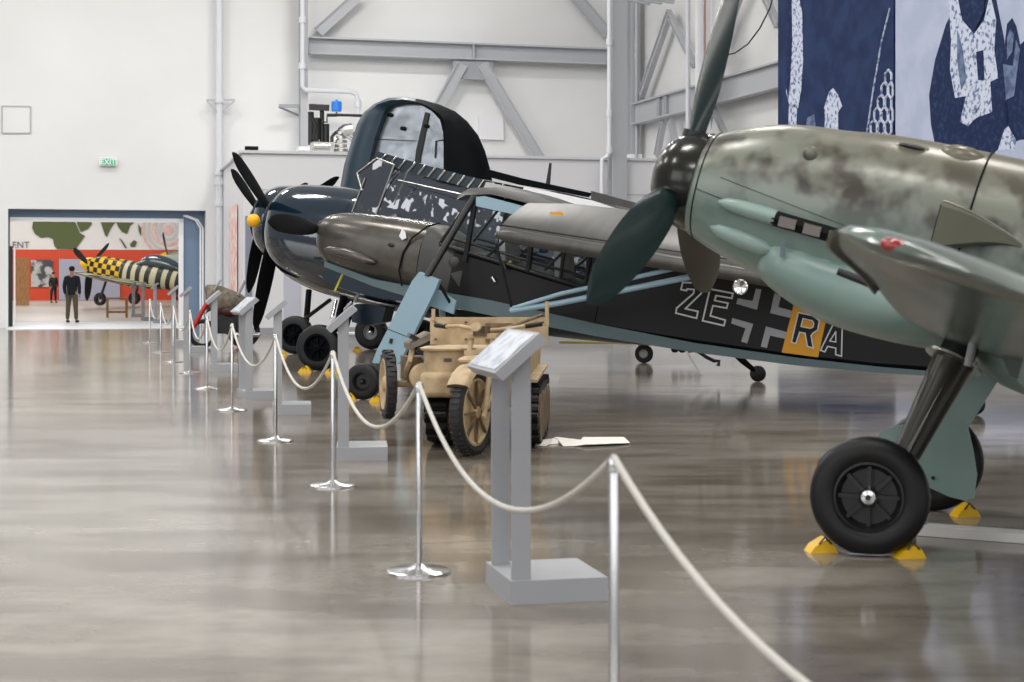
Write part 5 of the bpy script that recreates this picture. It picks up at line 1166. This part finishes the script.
w.build('cooling_fins', M['darkmetal'], t, Mx)
MB().slab([V((.2, -.3, .8)), V((.42, -.3, .92)), V((.6, -.3, .8)), V((.6, -.3, .74)), V((.42, -.3, .84)), V((.2, -.3, .74))], (0, .5, 0)).build('top_cover', M['canvas'], t, Mx)
MB().tube([V((.16, -.1, .45)), V((.2, -.25, .62)), V((.24, -.2, .78))], .03).build('inlet_pipe', Bg, t, Mx)
MB().lathe((.33, -.32, .45), (0, -1, 0), [(0, 0), (0, .15), (.06, .14), (.08, 0)], 24).build('flywheel_cover', Bg, t, Mx)

# ================================================================ CANVAS COVERED MACHINE
g = ground(228, 349); t = empty('covered_motorcycle', V((g.x, g.y+.6, 0)), R(10)); tag(t, 'dark machine half covered with khaki canvas with a red tube, by the blue wall', 'covered machine'); Mx = bx(t)
rings = []
for k in range(9):
    s = k/8; x = lerp(-.55, .38, s); zt = 1.22+.14*math.sin(math.pi*(s*.8+.25))-.22*s; zb = .72+.08*math.sin(k*2.1); w_ = .32+.05*math.sin(k*1.7)
    rings.append([V((x+.03*math.sin(i*2.3+k), w_*math.cos(2*math.pi*i/14), (zt+zb)/2+(zt-zb)/2*math.sin(2*math.pi*i/14)+.02*math.sin(i*3+k))) for i in range(14)])
MB().loft(rings).build('canvas_cover', M['canvas'], t, Mx, ang=60)
MB().tube([V((-.82, -.3, .42)), V((-.62, -.3, .78)), V((-.4, -.3, 1.14))], .05).build('red_tube', M['red'], t, Mx)
for x, r_ in ((-.62, .3), (.22, .34)):
    MB().lathe((x, -.06, r_), (0, 1, 0), [(0, r_*.7), (0, r_*.9), (.03, r_), (.09, r_), (.12, r_*.9), (.12, r_*.7), (0, r_*.7)], 32).build('wheel', M['rubber'], t, Mx)
w = MB(); w.box((-.15, 0, .5), (.55, .3, .4)); w.cyl((-.1, -.3, .45), (-.1, .3, .45), .16); w.build('engine', M['black'], t, Mx)
MB().tube([V((-.05, -.25, .3)), V((.3, -.28, .26)), V((.55, -.25, .28))], .05).build('exhaust_pipe', M['alu'], t, Mx)
MB().ball((-.05, -.1, .78), .2, 16, (1.3, .7, .7)).build('fuel_tank', mat('maroon_paint', (74,34,26), .4), t, Mx)
w = MB(); w.tube([V((-.45, -.2, 1.1)), V((-.25, -.24, 1.42))], .02); w.tube([V((.1, -.2, 1.1)), V((.25, -.24, 1.4))], .03); w.build('handlebar', M['standgrey'], t, Mx)

# ================================================================ SMALL GROUND ITEMS
t = empty('low_platform', at(470, 343, 36.8)); t.location.z = 0; tag(t, 'long low pale grey platform on the floor behind the wheels of the dark aircraft', 'platform')
a = at(322, 343, 36.8); b = at(612, 343, 36.8); a.z = b.z = .1; MB().obox(a, b, .5, .2).build('platform_body', M['steel_paint'], t); a.z = b.z = .22; MB().obox(a, b, .56, .04).build('platform_edge', M['white'], t)

tp = MB(); P = [ground(x, y) for x, y in ((535, 446.5), (547, 446.5), (556, 441), (563, 447), (575, 446.5), (585, 447), (612, 446), (630, 444.5), (624, 439.5), (583, 439.5), (580, 441.5), (560, 441), (553, 442.5), (536, 441.5))]
vs = []
hs = [.004, .004, .035, .004, .004, .02, .02, .012, .02, .02, .004, .004, .035, .004]
tag(MB().slab([p+V((0, 0, h_)) for p, h_ in zip(P, hs)], (0, 0, .004)).build('paper_sheet', M['paper'], smooth=False), 'crumpled white paper sheet lying on the floor right of the beige vehicle', 'paper')
g = ground(644, 363); t = empty('tow_cart', g, R(-20)); tag(t, 'low ground cart with one small pale hubbed wheel seen under the dark fuselage', 'cart'); Mx = bx(t)
ty = MB().lathe((0, -.04, .16), (0, 1, 0), [(0, .08), (0, .14), (.02, .16), (.06, .16), (.08, .14), (.08, .08), (0, .08)], 28).build('wheel', M['rubber'], t, Mx)
MB().lathe((0, -.045, .16), (0, 1, 0), [(0, 0), (0, .07), (.02, .085), (.08, .085), (.08, 0)], 24).build('wheel_hub', M['marking_grey'], ty, Mx)
MB().tube([V((0, 0, .16)), V((-.1, 0, .36)), V((-.12, 0, .46))], .03).build('caster_arm', M['standgrey'], t, Mx)
MB().obox(V((-1.5, 0, .34)), V((.6, 0, .34)), .3, .04).build('cart_deck', mat('ochre_deck', (170,150,90), .5), t, Mx)
w = MB()
for k in range(4): w.ball((.55+.13*k, 0, .24), .07, 12, (1, 1, .8))
w.build('rubber_feet', M['black'], t, Mx)
g2 = ground(700, 372); 
a = ground(686, 352); tag(MB().tube([at(684, 345, 24.5), at(690, 358, 24), at(702, 376, 22.9)], .012, n=6).build('tie_down_wire', M['marking_grey']), 'thin pale tie down wire slanting to the floor under the dark fuselage', 'wire')
tag(MB().tube([at(696, 350, 24), at(706, 357, 24), at(714, 361, 24), at(719, 361, 24), at(718, 366, 24)], .03, n=6).build('tie_down_chain', M['darkmetal']), 'short hanging chain under the fuselage left of the small tail wheel', 'chain')

# ================================================================ LIGHT, CAMERA
world = bpy.data.worlds.new('hall_light'); bpy.context.scene.world = world; world.use_nodes = True
wn = world.node_tree; bg = wn.nodes['Background']; N = wn.nodes.new; K = wn.links.new
# even hall light with an added, broken bright band behind the camera for reflections
tc = N('ShaderNodeTexCoord'); sp = N('ShaderNodeSeparateXYZ'); K(tc.outputs['Generated'], sp.inputs[0])
def mth(op, a, b=None, c=None):
    n = N('ShaderNodeMath'); n.operation = op
    for i, x in enumerate((a, b, c)):
        if x is None: continue
        if isinstance(x, (int, float)): n.inputs[i].default_value = x
        else: K(x, n.inputs[i])
    return n.outputs[0]
zz = sp.outputs['Z']; band = mth('MULTIPLY', mth('GREATER_THAN', zz, .09), mth('LESS_THAN', zz, .38)); beh = mth('LESS_THAN', sp.outputs['Y'], -.1)
az = mth('ARCTAN2', sp.outputs['X'], sp.outputs['Y']); gap = mth('GREATER_THAN', mth('FRACT', mth('MULTIPLY', az, 2.2)), .3)
bright_band = mth('MULTIPLY', mth('MULTIPLY', band, beh), gap)
K(mth('MULTIPLY_ADD', bright_band, 2.9, .30), bg.inputs[1]); bg.inputs[0].default_value = (.97, .97, 1, 1)
k = 0
for v_ in (-9, 0, 9):
    for u_ in (2, 12, 22, 32, 42):
        ld = bpy.data.lights.new('high_bay_lamp', 'AREA'); ld.shape = 'RECTANGLE'; ld.size = 2.4; ld.size_y = .9; ld.energy = 490; ld.color = (1, .97, .92)
        o = bpy.data.objects.new('high_bay_lamp', ld); o.location = W(v_, u_, 13.5); o.rotation_euler = (0, 0, R(15.7)); col.objects.link(o)
for v_ in (-20, -10, 0):
    for u_ in (60, 78, 92):
        ld = bpy.data.lights.new('far_room_lamp', 'AREA'); ld.size = 3; ld.energy = 380; o = bpy.data.objects.new('far_room_lamp', ld); o.location = W(v_, u_, 8.5); col.objects.link(o)
cd = bpy.data.cameras.new('camera'); cam = bpy.data.objects.new('camera', cd); col.objects.link(cam); cam.location = CAM; cam.rotation_euler = (R(90), 0, 0)
cd.sensor_width = 36; cd.lens = F/1024*36; cd.shift_y = -(341-HY)/1024; cd.clip_end = 300
cd.dof.use_dof = True; cd.dof.focus_distance = 22; cd.dof.aperture_fstop = 4.0
sc = bpy.context.scene; sc.camera = cam
sc.view_settings.view_transform = 'Standard'; sc.view_settings.look = 'None'; sc.view_settings.gamma = 1; sc.view_settings.exposure = 0; sc.view_settings.use_curve_mapping = False
bpy.context.view_layer.update()
